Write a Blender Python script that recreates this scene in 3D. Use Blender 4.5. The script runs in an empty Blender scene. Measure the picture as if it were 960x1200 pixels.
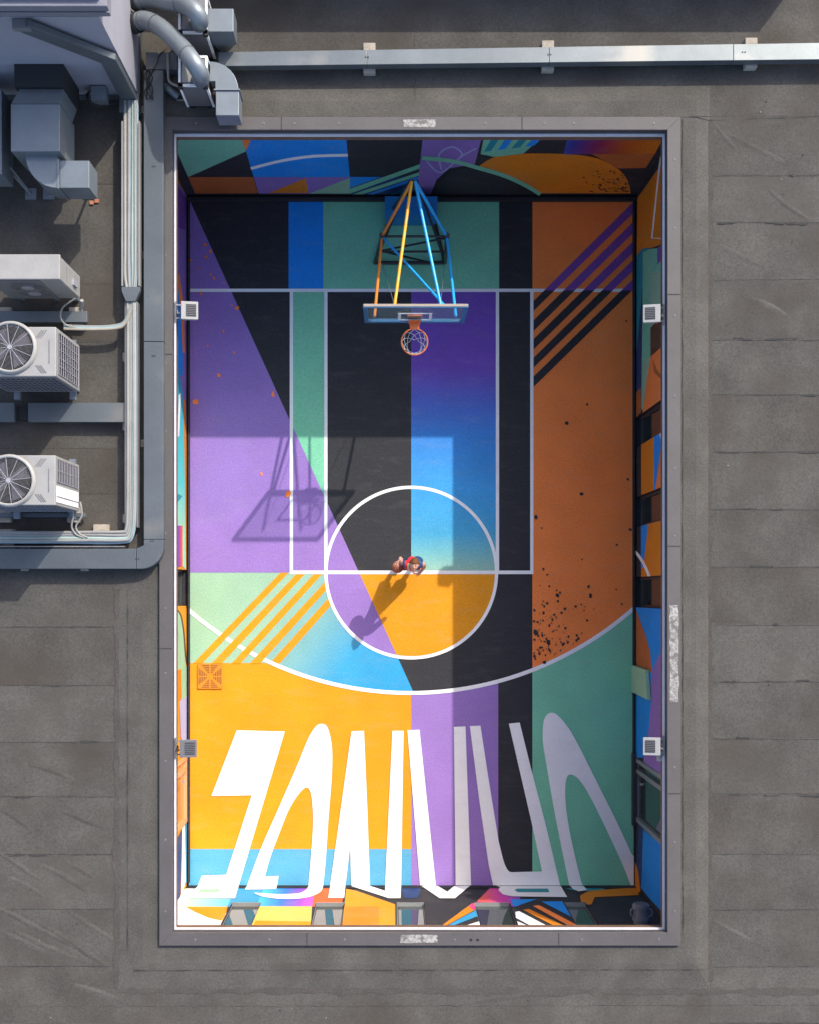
import bpy, bmesh, math, random
from mathutils import Vector, Matrix, Quaternion
from mathutils.geometry import tessellate_polygon

random.seed(7)
R = math.radians
SC = bpy.context.scene
COL = SC.collection

# ------------------------------------------------------------------ measures
H = 23.0            # height of the drone above the court (m)
NX, NY = 460.0, 695.0   # point of the photo straight below the drone
S = 56.5            # photo pixels per metre on the court
F = S * H
ZR = 4.60           # roof level
SUN = Vector((0.697, 0.937, 1.0))   # towards the sun

def W(px, py, z=0.0):
    k = (H - z) / F
    return Vector(((px - NX) * k, (NY - py) * k, z))

# ------------------------------------------------------------------ materials
MATS = {}
def _nodes(name):
    m = bpy.data.materials.new(name)
    m.use_nodes = True
    nt = m.node_tree
    return m, nt, nt.nodes['Principled BSDF']

def mat(name, col, rough=0.6, metal=0.0, var=0.10, scale=3.0, fine=0.10, fscale=45.0, bump=0.0, bscale=60.0, spec=0.5, stain=None, dust=0):
    if name in MATS: return MATS[name]
    m, nt, b = _nodes(name)
    N, L = nt.nodes.new, nt.links.new
    tc = N('ShaderNodeTexCoord')
    n1 = N('ShaderNodeTexNoise'); n1.inputs['Scale'].default_value = scale; n1.inputs['Detail'].default_value = 6
    n2 = N('ShaderNodeTexNoise'); n2.inputs['Scale'].default_value = fscale; n2.inputs['Detail'].default_value = 2
    L(tc.outputs['Object'], n1.inputs['Vector']); L(tc.outputs['Object'], n2.inputs['Vector'])
    a = N('ShaderNodeMapRange'); a.inputs[1].default_value = .25; a.inputs[2].default_value = .75
    a.inputs[3].default_value = 1 - var; a.inputs[4].default_value = 1 + var
    L(n1.outputs['Fac'], a.inputs[0])
    c = N('ShaderNodeMapRange'); c.inputs[1].default_value = .25; c.inputs[2].default_value = .75
    c.inputs[3].default_value = 1 - fine; c.inputs[4].default_value = 1 + fine
    L(n2.outputs['Fac'], c.inputs[0])
    mu = N('ShaderNodeMath'); mu.operation = 'MULTIPLY'
    L(a.outputs[0], mu.inputs[0]); L(c.outputs[0], mu.inputs[1])
    src = None
    if isinstance(col, dict):      # painted gradient: {'dir':(x,y,z), 'a':start, 'b':end, 'stops':[(t,rgb)...]}
        dp = N('ShaderNodeVectorMath'); dp.operation = 'DOT_PRODUCT'
        dp.inputs[1].default_value = col['dir']
        L(tc.outputs['Object'], dp.inputs[0])
        mr = N('ShaderNodeMapRange'); mr.inputs[1].default_value = col['a']; mr.inputs[2].default_value = col['b']
        L(dp.outputs['Value'], mr.inputs[0])
        cr = N('ShaderNodeValToRGB'); el = cr.color_ramp.elements
        st = col['stops']
        el[0].position = st[0][0]; el[0].color = (*st[0][1], 1)
        el[1].position = st[-1][0]; el[1].color = (*st[-1][1], 1)
        for t, rgb in st[1:-1]:
            e = el.new(t); e.color = (*rgb, 1)
        L(mr.outputs[0], cr.inputs['Fac']); src = cr.outputs['Color']
    vm = N('ShaderNodeVectorMath'); vm.operation = 'SCALE'
    if src: L(src, vm.inputs[0])
    else: vm.inputs[0].default_value = col
    L(mu.outputs[0], vm.inputs['Scale'])
    out = vm.outputs[0]
    if stain:
        sc_, rgb, lo, hi = stain
        n3 = N('ShaderNodeTexNoise'); n3.inputs['Scale'].default_value = sc_; n3.inputs['Detail'].default_value = 5
        L(tc.outputs['Object'], n3.inputs['Vector'])
        r3 = N('ShaderNodeMapRange'); r3.inputs[1].default_value = lo; r3.inputs[2].default_value = hi
        L(n3.outputs['Fac'], r3.inputs[0])
        mx = N('ShaderNodeMix'); mx.data_type = 'RGBA'
        L(r3.outputs[0], mx.inputs['Factor']); L(out, mx.inputs[6]); mx.inputs[7].default_value = (*rgb, 1)
        out = mx.outputs[2]
    if dust:      # pale scuffs and dust worn into the paint
        mp = N('ShaderNodeMapping'); mp.inputs['Rotation'].default_value = (0, 0, .5); mp.inputs['Scale'].default_value = (.9, 3.2, 1)
        n5 = N('ShaderNodeTexNoise'); n5.inputs['Scale'].default_value = 1.6; n5.inputs['Detail'].default_value = 9; n5.inputs['Roughness'].default_value = .72
        L(tc.outputs['Object'], mp.inputs['Vector']); L(mp.outputs[0], n5.inputs['Vector'])
        r5 = N('ShaderNodeMapRange'); r5.inputs[1].default_value = .52; r5.inputs[2].default_value = .82; r5.inputs[4].default_value = dust
        L(n5.outputs['Fac'], r5.inputs[0])
        m5 = N('ShaderNodeMix'); m5.data_type = 'RGBA'; m5.inputs[7].default_value = (.40, .37, .33, 1)
        L(r5.outputs[0], m5.inputs['Factor']); L(out, m5.inputs[6]); out = m5.outputs[2]
    L(out, b.inputs['Base Color'])
    b.inputs['Roughness'].default_value = rough
    b.inputs['Metallic'].default_value = metal
    b.inputs['Specular IOR Level'].default_value = spec
    if bump:
        bp = N('ShaderNodeBump'); bp.inputs['Strength'].default_value = bump; bp.inputs['Distance'].default_value = .01
        n4 = N('ShaderNodeTexNoise'); n4.inputs['Scale'].default_value = bscale; n4.inputs['Detail'].default_value = 4
        L(tc.outputs['Object'], n4.inputs['Vector']); L(n4.outputs['Fac'], bp.inputs['Height'])
        L(bp.outputs['Normal'], b.inputs['Normal'])
    MATS[name] = m
    return m

GOLD = (.72, .285, .008); ORANGE = (.96, .25, .055); RUST = (.46, .13, .03)
PURPLE = (.285, .17, .48); BLACKP = (.030, .031, .036); BLUE = (.012, .27, .78); GREEN = (.20, .56, .36)
MINT = (.31, .52, .34); CYAN = (.035, .29, .54); WHITE = (.86, .86, .85); LILAC = (.38, .40, .66); TEAL = (.02, .28, .33)
def paint(name, col, **k):
    kw = dict(dust=.20, rough=.75, var=.08, scale=1.3, fine=.16, fscale=38, bump=.25, bscale=55, spec=.3); kw.update(k)
    return mat('paint_' + name, col, **kw)
P = {
 'gold': paint('gold', GOLD), 'orange': paint('orange', ORANGE), 'rust': paint('rust', RUST),
 'purple': paint('purple', PURPLE), 'black': paint('black', BLACKP, fine=.3, dust=.09), 'blue': paint('blue', BLUE),
 'green': paint('green', GREEN), 'mint': paint('mint', MINT), 'cyan': paint('cyan', CYAN),
 'white': paint('white', WHITE, fine=.04, var=.03), 'line': paint('line', (.84, .84, .83), fine=.05, var=.05),
 'lilac': paint('lilac', LILAC), 'teal': paint('teal', TEAL), 'skyb': paint('sky_blue', (.085, .345, .55)),
 'violet': paint('violet', (.20, .07, .36)), 'amber': paint('amber', (.70, .22, .01)), 'pink': paint('pink', (.75, .06, .22)),
 'red': paint('red', (.70, .12, .03)), 'navy': paint('navy', (.02, .05, .16)), 'brown': paint('brown', (.12, .055, .03)),
 'turq': paint('turquoise', (.06, .55, .55)), 'halftone': paint('halftone', (.80, .50, .12)),
 'lane': paint('lane_gradient', {'dir': (0, -1, 0), 'a': (340 - NY) / S, 'b': (671 - NY) / S, 'stops': [
     (0, (.17, .075, .43)), (.28, (.17, .08, .46)), (.40, (.085, .15, .56)), (.52, (.045, .24, .66)), (.70, (.05, .33, .72)),
     (.86, (.06, .36, .60)), (.93, (.16, .45, .50)), (1, (.30, .50, .38))]}),
 'mintblue': paint('mint_blue_gradient', {'dir': (.80, -.6, 0), 'a': -3.0, 'b': 1.3, 'stops': [
     (0, (.31, .50, .34)), (.28, (.29, .48, .35)), (.52, (.17, .40, .44)), (.72, (.045, .34, .60)), (1, (.028, .32, .62))]}),
 'sunset': paint('sunset_gradient', {'dir': (1, 0, 0), 'a': 2.85, 'b': 5.0, 'stops': [
     (0, (.02, .16, .5)), (.22, (.05, .04, .3)), (.45, (.28, .02, .08)), (.68, (.5, .1, .01)), (1, (.66, .22, .01))]}),
 'mintcyan': paint('mint_cyan_gradient', {'dir': (1, 0, 0), 'a': -4.1, 'b': -3.2, 'stops': [(0, (.42, .72, .5)), (1, (.1, .5, .7))]}),
 'bluemag': paint('blue_magenta_gradient', {'dir': (1, 0, 0), 'a': -2.6, 'b': -1.55, 'stops': [(0, (.05, .45, .75)), (.4, (.04, .18, .72)), (.75, (.3, .08, .6)), (1, (.7, .1, .5))]}),
 'magblue': paint('magenta_blue_gradient', {'dir': (.8, .6, 0), 'a': -2.2, 'b': -1.1, 'stops': [(0, (.75, .12, .1)), (.3, (.6, .04, .4)), (.6, (.1, .08, .5)), (1, (.02, .2, .65))]}),
 'lefttq': paint('turquoise_mint_gradient', {'dir': (0, -1, 0), 'a': -4.6, 'b': -1.2, 'stops': [(0, (.02, .25, .45)), (.35, (.06, .5, .55)), (.7, (.1, .6, .55)), (1, (.40, .72, .45))]}),
 'rainbow': paint('rainbow_gradient', {'dir': (0, 0, 1), 'a': .35, 'b': 1.2, 'stops': [(0, (.7, .3, .1)), (.3, (.7, .12, .05)), (.5, (.5, .05, .25)), (.75, (.12, .08, .5)), (1, (.02, .2, .6))]}),
}
M = {
 'roof': mat('roof_membrane', (0.078, 0.073, 0.065), rough=.92, var=.24, scale=1.4, fine=.22, fscale=34, bump=.45, bscale=14, spec=.2, stain=(.9, (0.058, 0.049, 0.041), .48, .80)),
 'roofb': mat('roof_membrane_band', (0.083, 0.078, 0.069), rough=.92, var=.22, scale=1.8, fine=.22, fscale=34, bump=.45, bscale=14, spec=.2, stain=(1.7, (0.070, 0.064, 0.055), .55, .75)),
 'seam': mat('roof_seam', (.035, .034, .032), rough=.9, fine=.4),
 'lap': mat('roof_lap', (.085, .082, .075), rough=.9, fine=.3, fscale=20),
 'coping': mat('coping_metal', (0.085, 0.078, 0.077), rough=.65, metal=.1, var=.12, scale=2, fine=.08),
 'worn': mat('worn_coping', (.27, .26, .245), rough=.8, var=.25, fine=.45, fscale=30, stain=(9, (.13, .12, .115), .5, .6)),
 'lip': mat('white_lip', (.62, .62, .66), rough=.4, var=.05),
 'timber': mat('brown_fascia', (.13, .075, .045), rough=.7, var=.3, scale=5),
 'soffit': mat('soffit', (.05, .05, .055), rough=.8),
 'galv': mat('galvanised', (0.155, 0.177, 0.189), rough=.42, metal=.55, var=.16, scale=1.6, fine=.06, stain=(.8, (0.245, 0.245, 0.231), .58, .72)),
 'galv2': mat('galvanised_duct', (0.187, 0.216, 0.238), rough=.42, metal=.35, var=.12, scale=3.0, fine=.05),
 'galvd': mat('duct_cover', (0.102, 0.118, 0.130), rough=.5, metal=.35, var=.16, scale=1.3, fine=.08, stain=(1.1, (0.174, 0.174, 0.168), .6, .75)),
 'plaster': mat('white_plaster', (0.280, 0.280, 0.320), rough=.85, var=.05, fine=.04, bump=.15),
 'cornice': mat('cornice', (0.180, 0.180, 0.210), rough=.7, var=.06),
 'ac': mat('ac_casing', (0.290, 0.287, 0.274), rough=.45, var=.08, scale=4, fine=.05, stain=(3.0, (0.216, 0.204, 0.186), .58, .78)),
 'acgrey': mat('ac_grey_panel', (0.165, 0.165, 0.169), rough=.5, var=.1),
 'darkgrille': mat('dark_grille', (.03, .03, .04), rough=.6),
 'fan': mat('fan_dark', (.10, .09, .115), rough=.5),
 'wire': mat('light_wire', (.30, .30, .33), rough=.4),
 'rubber': mat('black_rubber', (.018, .018, .02), rough=.7),
 'steel': mat('steel', (.20, .225, .25), rough=.45, metal=.4, var=.1),
 'pipeW': mat('pipe_white', (0.238, 0.238, 0.227), rough=.5), 'pipeB': mat('pipe_blue_grey', (.22, .30, .34), rough=.5),
 'pipeT': mat('pipe_tan', (.30, .25, .20), rough=.6), 'pipeG': mat('pipe_green_grey', (.28, .36, .33), rough=.5),
 'low_line': mat('roof_low_line', (.060, .054, .047), rough=.95, var=.2, fine=.3), 'grit': mat('grit', (.20, .19, .17), rough=.9), 'concrete': mat('concrete', (.34, .30, .25), rough=.9, var=.2, scale=8, fine=.2),
 'glass': mat('dark_glass', (.035, .05, .05), rough=.03, var=.0, fine=0, spec=.9),
 'frame': mat('grey_frame', (.27, .28, .28), rough=.45, metal=.3, var=.06), 'framed': mat('dark_frame', (.05, .05, .055), rough=.5),
 'oframe': mat('orange_frame', (.72, .33, .16), rough=.5, var=.06), 'oglass': mat('orange_panel', (.62, .25, .07), rough=.15, var=.05, fine=0),
 'lampw': mat('lamp_white', (.31, .31, .30), rough=.4), 'lampg': mat('lamp_grey', (.12, .12, .13), rough=.5),
 'obar': mat('tube_orange', (.68, .22, .03), rough=.35, var=.05), 'ybar': mat('tube_yellow', (.75, .36, .02), rough=.35, var=.05), 'bbar': mat('tube_blue', (.02, .36, .74), rough=.35, var=.05),
 'kbar': mat('tube_black', (.015, .015, .018), rough=.4), 'boxblue': mat('counterweight_blue', (.01, .20, .50), rough=.6),
 'rim': mat('rim_orange', (.85, .20, .05), rough=.4), 'net': mat('net_white', (.75, .75, .78), rough=.8),
 'bbframe': mat('backboard_frame', (.05, .16, .30), rough=.35), 'bbwhite': mat('backboard_white', (.8, .8, .8), rough=.4),
 'skin': mat('skin', (.58, .30, .21), rough=.55, var=.06, scale=12, fine=.04), 'hair': mat('hair', (.15, .065, .025), spec=.15, rough=.8, var=.35, scale=40, fine=.3, fscale=120),
 'jred': mat('jersey_red', (.62, .025, .035), rough=.7), 'jnavy': mat('jersey_navy', (.012, .05, .16), rough=.7), 'jcream': mat('jersey_cream', (.75, .62, .35), rough=.7), 'jwhite': mat('jersey_white', (.75, .75, .75), rough=.7),
 'eye': mat('eye_white', (.75, .74, .72), rough=.2), 'pupil': mat('pupil', (.03, .02, .015), rough=.2), 'lip_': mat('lips', (.45, .16, .13), rough=.5), 'shoe': mat('shoe', (.7, .7, .7), rough=.6),
 'ball': mat('basketball', (.40, .11, .055), rough=.55, var=.1, bump=.4, bscale=220), 'seamb': mat('ball_seam', (.03, .02, .02), rough=.6),
 'grate': mat('drain_grate', (.58, .22, .02), rough=.5), 'clear': None, 'grated': mat('drain_slot', (.20, .07, .015), rough=.6),
 'brick': mat('red_scrap', (.4, .16, .09), rough=.8), 'hopper': mat('grey_plastic', (.20, .20, .22), rough=.45, var=.08),
}
def glass_clear():
    m, nt, b = _nodes('backboard_glass')
    b.inputs['Base Color'].default_value = (.55, .68, .70, 1); b.inputs['Roughness'].default_value = .05
    tr = nt.nodes.new('ShaderNodeBsdfTransparent'); tr.inputs[0].default_value = (.84, .88, .88, 1)
    mx = nt.nodes.new('ShaderNodeMixShader'); mx.inputs[0].default_value = .13
    out = nt.nodes['Material Output']
    nt.links.new(tr.outputs[0], mx.inputs[1]); nt.links.new(b.outputs[0], mx.inputs[2]); nt.links.new(mx.outputs[0], out.inputs[0])
    return m
M['clear'] = glass_clear()

# ------------------------------------------------------------------ mesh builder
class MB:
    def __init__(s): s.v = []; s.f = []; s.m = []; s.mats = []; s.sm = []
    def mi(s, m):
        if m not in s.mats: s.mats.append(m)
        return s.mats.index(m)
    def add(s, vs, fs, m, smooth=False):
        o = len(s.v); k = s.mi(m)
        s.v += [Vector(v) for v in vs]
        for f in fs: s.f.append(tuple(i + o for i in f)); s.m.append(k); s.sm.append(smooth)
    def poly(s, pts, m):
        pts = [Vector(p) for p in pts]
        if len(pts) < 3: return
        tris = tessellate_polygon([pts])
        s.add(pts, [tuple(t) for t in tris], m)
    def hexa(s, b, t, m):        # bottom ring, top ring (same count)
        n = len(b); fs = [tuple(reversed(range(n))), tuple(range(n, 2 * n))]
        fs += [(i, (i + 1) % n, n + (i + 1) % n, n + i) for i in range(n)]
        s.add(list(b) + list(t), fs, m)
    def box(s, x0, x1, y0, y1, z0, z1, m):
        x0, x1 = sorted((x0, x1)); y0, y1 = sorted((y0, y1)); z0, z1 = sorted((z0, z1))
        r = [(x0, y0), (x1, y0), (x1, y1), (x0, y1)]
        s.hexa([(*p, z0) for p in r], [(*p, z1) for p in r], m)
    def tube(s, pts, r, m, n=10, caps=True, smooth=True):
        pts = [Vector(p) for p in pts]; rs = r if isinstance(r, (list, tuple)) else [r] * len(pts)
        rings = []; up = None
        for i, p in enumerate(pts):
            if i == 0: d = pts[1] - p
            elif i == len(pts) - 1: d = p - pts[i - 1]
            else: d = (pts[i + 1] - p).normalized() + (p - pts[i - 1]).normalized()
            d.normalize()
            if up is None:
                up = d.orthogonal().normalized()
            else:
                up = (up - d * up.dot(d))
                up = up.normalized() if up.length > 1e-5 else d.orthogonal().normalized()
            w = d.cross(up)
            rings.append([p + (up * math.cos(2 * math.pi * k / n) + w * math.sin(2 * math.pi * k / n)) * rs[i] for k in range(n)])
        vs = [v for q in rings for v in q]; fs = []
        for i in range(len(pts) - 1):
            for k in range(n):
                a = i * n + k; b = i * n + (k + 1) % n
                fs.append((a, b, b + n, a + n))
        s.add(vs, fs, m, smooth)
        if caps: s.add(rings[0], [tuple(reversed(range(n)))], m); s.add(rings[-1], [tuple(range(n))], m)
    def bar(s, p0, p1, w, h, m, up=(0, 0, 1)):      # rectangular bar
        p0, p1 = Vector(p0), Vector(p1); d = (p1 - p0).normalized(); u = Vector(up)
        if abs(d.dot(u)) > .98: u = Vector((0, 1, 0))
        r = d.cross(u).normalized(); u = r.cross(d).normalized()
        q = [(-1, -1), (1, -1), (1, 1), (-1, 1)]
        s.hexa([p0 + r * a * w / 2 + u * b * h / 2 for a, b in q], [p1 + r * a * w / 2 + u * b * h / 2 for a, b in q], m)
    def prism(s, ring, z0, z1, m):
        s.hexa([(p[0], p[1], z0) for p in ring], [(p[0], p[1], z1) for p in ring], m)
    def ring(s, c, r, t, m, n=40, axis='z'):
        c = Vector(c); pts = []
        for i in range(n + 1):
            a = 2 * math.pi * i / n
            o = {'z': (math.cos(a), math.sin(a), 0), 'x': (0, math.cos(a), math.sin(a)), 'y': (math.cos(a), 0, math.sin(a))}[axis]
            pts.append(c + Vector(o) * r)
        s.tube(pts, t, m, n=8, caps=False)
    def cyl(s, c, r, h, m, n=28, axis='z', r2=None):
        c = Vector(c); r2 = r if r2 is None else r2
        o = {'z': Vector((0, 0, 1)), 'x': Vector((1, 0, 0)), 'y': Vector((0, 1, 0))}[axis]
        s.tube([c, c + o * h], [r, r2], m, n=n)
    def disc(s, c, r, m, n=36):
        s.add([(c[0] + r * math.cos(2 * math.pi * i / n), c[1] + r * math.sin(2 * math.pi * i / n), c[2]) for i in range(n)], [tuple(range(n))], m)
    def sphere(s, c, r, m, n=16, sc=(1, 1, 1)):
        vs = []; fs = []
        for i in range(n + 1):
            th = math.pi * i / n
            for k in range(2 * n):
                a = math.pi * k / n
                vs.append((c[0] + r * sc[0] * math.sin(th) * math.cos(a), c[1] + r * sc[1] * math.sin(th) * math.sin(a), c[2] + r * sc[2] * math.cos(th)))
        for i in range(n):
            for k in range(2 * n):
                a = i * 2 * n + k; b = i * 2 * n + (k + 1) % (2 * n)
                fs.append((a, a + 2 * n, b + 2 * n, b))
        s.add(vs, fs, m, True)
    def mesh(s, name, off=(0, 0, 0)):
        me = bpy.data.meshes.new(name)
        o = Vector(off)
        me.from_pydata([tuple(v - o) for v in s.v], [], s.f)
        for m in s.mats: me.materials.append(m)
        me.polygons.foreach_set('material_index', s.m)
        me.polygons.foreach_set('use_smooth', s.sm)
        me.update()
        return me

def tag(o, label=None, cat=None, group=None, kind=None):
    if label: o['label'] = label
    if cat: o['category'] = cat
    if group: o['group'] = group
    if kind: o['kind'] = kind
    return o

WLOC = {}
def thing(name, label, cat, loc, group=None):
    o = bpy.data.objects.new(name, None); COL.objects.link(o)
    o.empty_display_size = .2; o.location = loc; WLOC[o] = Vector(loc)
    return tag(o, label, cat, group)
def obj(name, mb, parent=None, bevel=0, recalc=True):
    off = WLOC[parent] if parent else Vector((0, 0, 0))
    me = mb.mesh(name, off)
    if recalc:
        bm = bmesh.new(); bm.from_mesh(me); bmesh.ops.recalc_face_normals(bm, faces=bm.faces); bm.to_mesh(me); bm.free()
    o = bpy.data.objects.new(name, me); COL.objects.link(o)
    if parent: o.parent = parent; WLOC[o] = off
    else: WLOC[o] = Vector((0, 0, 0))
    if bevel:
        b = o.modifiers.new('bevel', 'BEVEL'); b.width = bevel; b.segments = 2; b.limit_method = 'ANGLE'
    return o
def solo(name, mb, label, cat, bevel=0, group=None):
    """a thing that is one mesh, with its origin at its middle"""
    c = sum(mb.v, Vector()) / len(mb.v)
    c.z = min(v.z for v in mb.v)
    me = mb.mesh(name, c)
    bm = bmesh.new(); bm.from_mesh(me); bmesh.ops.recalc_face_normals(bm, faces=bm.faces); bm.to_mesh(me); bm.free()
    o = bpy.data.objects.new(name, me); COL.objects.link(o); o.location = c
    if bevel:
        b = o.modifiers.new('bevel', 'BEVEL'); b.width = bevel; b.segments = 2; b.limit_method = 'ANGLE'
    return tag(o, label, cat, group)
def copy_tree(o, parent=None):
    c = o.copy(); COL.objects.link(c)
    if parent: c.parent = parent
    for ch in [k for k in o.children]: copy_tree(ch, c)
    return c

# ------------------------------------------------------------------ 2D clipping
def clip(poly, a, b, c):      # keep a*x+b*y<=c
    out = []
    n = len(poly)
    for i in range(n):
        p, q = poly[i], poly[(i + 1) % n]
        dp, dq = a * p[0] + b * p[1] - c, a * q[0] + b * q[1] - c
        if dp <= 0: out.append(p)
        if (dp < 0 < dq) or (dq < 0 < dp):
            t = dp / (dp - dq); out.append((p[0] + (q[0] - p[0]) * t, p[1] + (q[1] - p[1]) * t))
    return out
def cliprect(poly, x0, x1, y0, y1):
    for h in ((-1, 0, -x0), (1, 0, x1), (0, -1, -y0), (0, 1, y1)):
        poly = clip(poly, *h)
        if len(poly) < 3: return []
    return poly
def disc2(cx, cy, r, n=120, sx=1, sy=1): return [(cx + r * sx * math.cos(2 * math.pi * i / n), cy + r * sy * math.sin(2 * math.pi * i / n)) for i in range(n)]
def rect(x0, x1, y0, y1): return [(x0, y0), (x1, y0), (x1, y1), (x0, y1)]
def stroke(pts, w):
    L_, R_ = [], []
    for i, p in enumerate(pts):
        a = pts[max(i - 1, 0)]; b = pts[min(i + 1, len(pts) - 1)]
        dx, dy = b[0] - a[0], b[1] - a[1]; l = math.hypot(dx, dy)
        nx, ny = -dy / l * w / 2, dx / l * w / 2
        L_.append((p[0] + nx, p[1] + ny)); R_.append((p[0] - nx, p[1] - ny))
    return L_ + R_[::-1]
def smooth2(pts, k=5, closed=False):      # Catmull-Rom
    out = []; n = len(pts)
    for i in range(n - 1):
        p0 = pts[max(i - 1, 0)]; p1 = pts[i]; p2 = pts[i + 1]; p3 = pts[min(i + 2, n - 1)]
        for j in range(k):
            t = j / k
            out.append(tuple(.5 * (2 * p1[d] + (p2[d] - p0[d]) * t + (2 * p0[d] - 5 * p1[d] + 4 * p2[d] - p3[d]) * t * t + (3 * p1[d] - p0[d] - 3 * p2[d] + p3[d]) * t ** 3) for d in range(len(p1))))
    out.append(tuple(pts[-1])); return out

# ------------------------------------------------------------------ court floor with its mural
FX0, FX1, FY0, FY1 = 221.5, 742.5, 231.5, 1037.5
court = MB(); _lay = [0]
STEP = .0003
def fl(poly, m, lay=None):
    poly = cliprect(poly, FX0, FX1, FY0, FY1)
    if len(poly) < 3: return
    if lay is None: _lay[0] += 1; lay = _lay[0]
    z = STEP * lay
    court.poly([W(x, y) + Vector((0, 0, z)) for x, y in poly], P[m])
DG = (2.1978, -1.0)   # diagonal: x = 223.7+.455(y-237.5)
def left(poly): return clip(poly, 1, -.455, 223.7 - .455 * 237.5)
def right(poly): return clip(poly, -1, .455, -(223.7 - .455 * 237.5))
fl(rect(FX0, FX1, FY0, FY1), 'gold')
fl(rect(FX0, 482, 995, 1040), 'skyb')
fl(rect(482, 584, 671, 1040), 'purple'); fl(rect(584, 624, 671, 1040), 'black'); fl(rect(624, 743, 671, 1040), 'green')
fl(left(rect(FX0, 484, 671, 777)), 'mintblue')
low = clip(disc2(481, 417, 395, 240), 0, -1, -671)
fl(left(low), 'mintblue'); fl(clip(right(low), 1, 0, 624), 'black')
fl(rect(624, 743, 231, 671), 'orange'); fl(clip(low, -1, 0, -624), 'orange')
for b0, b1, t0, t1 in ((226.7, 237, 328.8, 338.5), (248, 260, 349, 359), (271.5, 282, 369.4, 379.5), (293, 305, 391, 401), (316, 328, 412, 422)):
    fl(clip([(b0, 777.5), (t0, 671), (t1, 671), (b1, 777.5)], 1, 0, 420), 'gold')
circ = clip(disc2(482, 671, 99.5, 160), 0, -1, -671)
fl(left(circ), 'purple'); fl(right(circ), 'gold')
fl(left(rect(FX0, 482, 231, 671)), 'purple'); fl(right(rect(FX0, 482, 231, 671)), 'black')
fl(rect(338.3, 379, 231, 339), 'blue'); fl(rect(379, 585, 231, 339), 'green'); fl(rect(585, 624, 231, 671), 'black')
fl(right(rect(341, 381, 340, 671)), 'green'); fl(rect(482, 583, 340, 671), 'lane')
# free-throw lane, circle, three-point arc
fl(rect(FX0, 738, 338.4, 342.2), 'line')
for x in (341.6, 382, 583, 623.3): fl(rect(x - 1.9, x + 1.9, 340, 671), 'line')
fl(rect(339.7, 625.2, 668.6, 672.8), 'line')
for i in range(120):
    a0, a1 = 2 * math.pi * i / 120, 2 * math.pi * (i + 1) / 120
    if i == 0: _lay[0] += 1
    z = Vector((0, 0, STEP * (_lay[0] + 1)))
    q = [(482 + r * math.cos(a), 671 + r * math.sin(a)) for r, a in ((98, a0), (101.8, a0), (101.8, a1), (98, a1))]
    court.poly([W(*p) + z for p in q], P['line'])
_lay[0] += 1
a0 = math.asin((714 - 417) / 395.0)
fl(stroke([(481 + 395 * math.cos(a), 417 + 395 * math.sin(a)) for a in [a0 - .02 + (math.pi - 2 * a0 + .04) * i / 90 for i in range(91)]], 4.6), 'line')
for b0, b1, t0, t1 in ((226.7, 237, 328.8, 338.5), (248, 260, 349, 359), (271.5, 282, 369.4, 379.5), (293, 305, 391, 401)):
    s = clip([(b0, 777.5), (t0, 671), (t1, 671), (b1, 777.5)], 0, -1, -735); fl(s, 'gold')
# purple / black stripes upper right
for (ya, yb), (yc, yd) in (((236, 249), (353, 364.5)), ((259, 272), (375.6, 388)), ((281.8, 294.8), (397.7, 409.6)), ((303.5, 316), (419.5, 431)), ((326, 338), (441.5, 453.6))):
    q = [(743, ya), (743, yb), (625.3, yd), (625.3, yc)]
    fl(clip(q, 0, 1, 340.5), 'violet'); fl(clip(q, 0, -1, -340.5), 'black')
# splatter
_sp = [0, _lay[0]]
def spot(x, y, r, m):
    _sp[0] += 1
    ph = random.uniform(0, 6.28); n = 14 if r > 1.2 else 9; sy = random.uniform(1.0, 1.35)
    pts = []
    for i in range(n):
        a = 2 * math.pi * i / n; k = r * (1 + .13 * math.sin(2 * a + ph) + random.uniform(-.12, .12))
        pts.append((x + k * math.cos(a), y + sy * k * math.sin(a)))
    fl(pts, m, _sp[1] + 1 + _sp[0] % 12)
for x, y, r in ((241, 287, 1.9), (247, 294.5, 1.6), (242, 301.3, 1.8), (223.8, 305.5, 1.4), (232.5, 315, 1.2), (247, 322, 1.3), (251, 326, 1.5), (263, 331.5, .9), (235.5, 344, 1.7), (272, 358, .9), (278, 361.5, 2.4), (262, 388.3, 1.4), (243.5, 405.5, 1.2), (274.8, 413.3, 1.2), (256.8, 440, 2.1), (229.5, 471, 3.2), (320, 463, 2.0), (306.5, 555.5, 1.6), (338, 579, 3.2), (224.8, 280.5, .8), (228, 270, .7), (320.5, 459.5, 1.2)): spot(x, y, r, 'orange')
for x, y, r in ((664, 496, 2.1), (688, 474, 1.2), (681.4, 579, 2.1), (628, 606, 2.2), (635, 619, 1), (735.6, 561.7, 1.4), (738.5, 620.6, 1.7), (722.6, 638.6, 1.2), (682, 655.6, 1), (689.6, 687.4, 1.5), (692, 698, 2), (653.2, 697.6, 2), (643.6, 687, 1.1), (722, 690.6, 1), (728.6, 708, 1.1), (681, 708.3, 1), (658, 718, 1.3), (637, 717.6, 1.2), (688, 727, 1.3), (662.5, 736, 1.3), (628, 741, 2.8), (642.6, 752.7, 2.6), (660.5, 754.4, 1.6), (677.6, 748.5, 1.4), (638, 776, 2), (733.8, 376.3, 1.1), (688, 473.7, 1.2)): spot(x, y, r, 'black')
for i in range(120):
    x = 625 + abs(random.gauss(0, 30)); y = 772 - abs(random.gauss(0, 42))
    if x > 738 or (x - 481) ** 2 + (y - 417) ** 2 > 389 ** 2: continue
    spot(x, y, random.choice((.45, .6, .6, .8, 1.0, 1.3)), 'black')
_lay[0] = _sp[1] + 14
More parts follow.
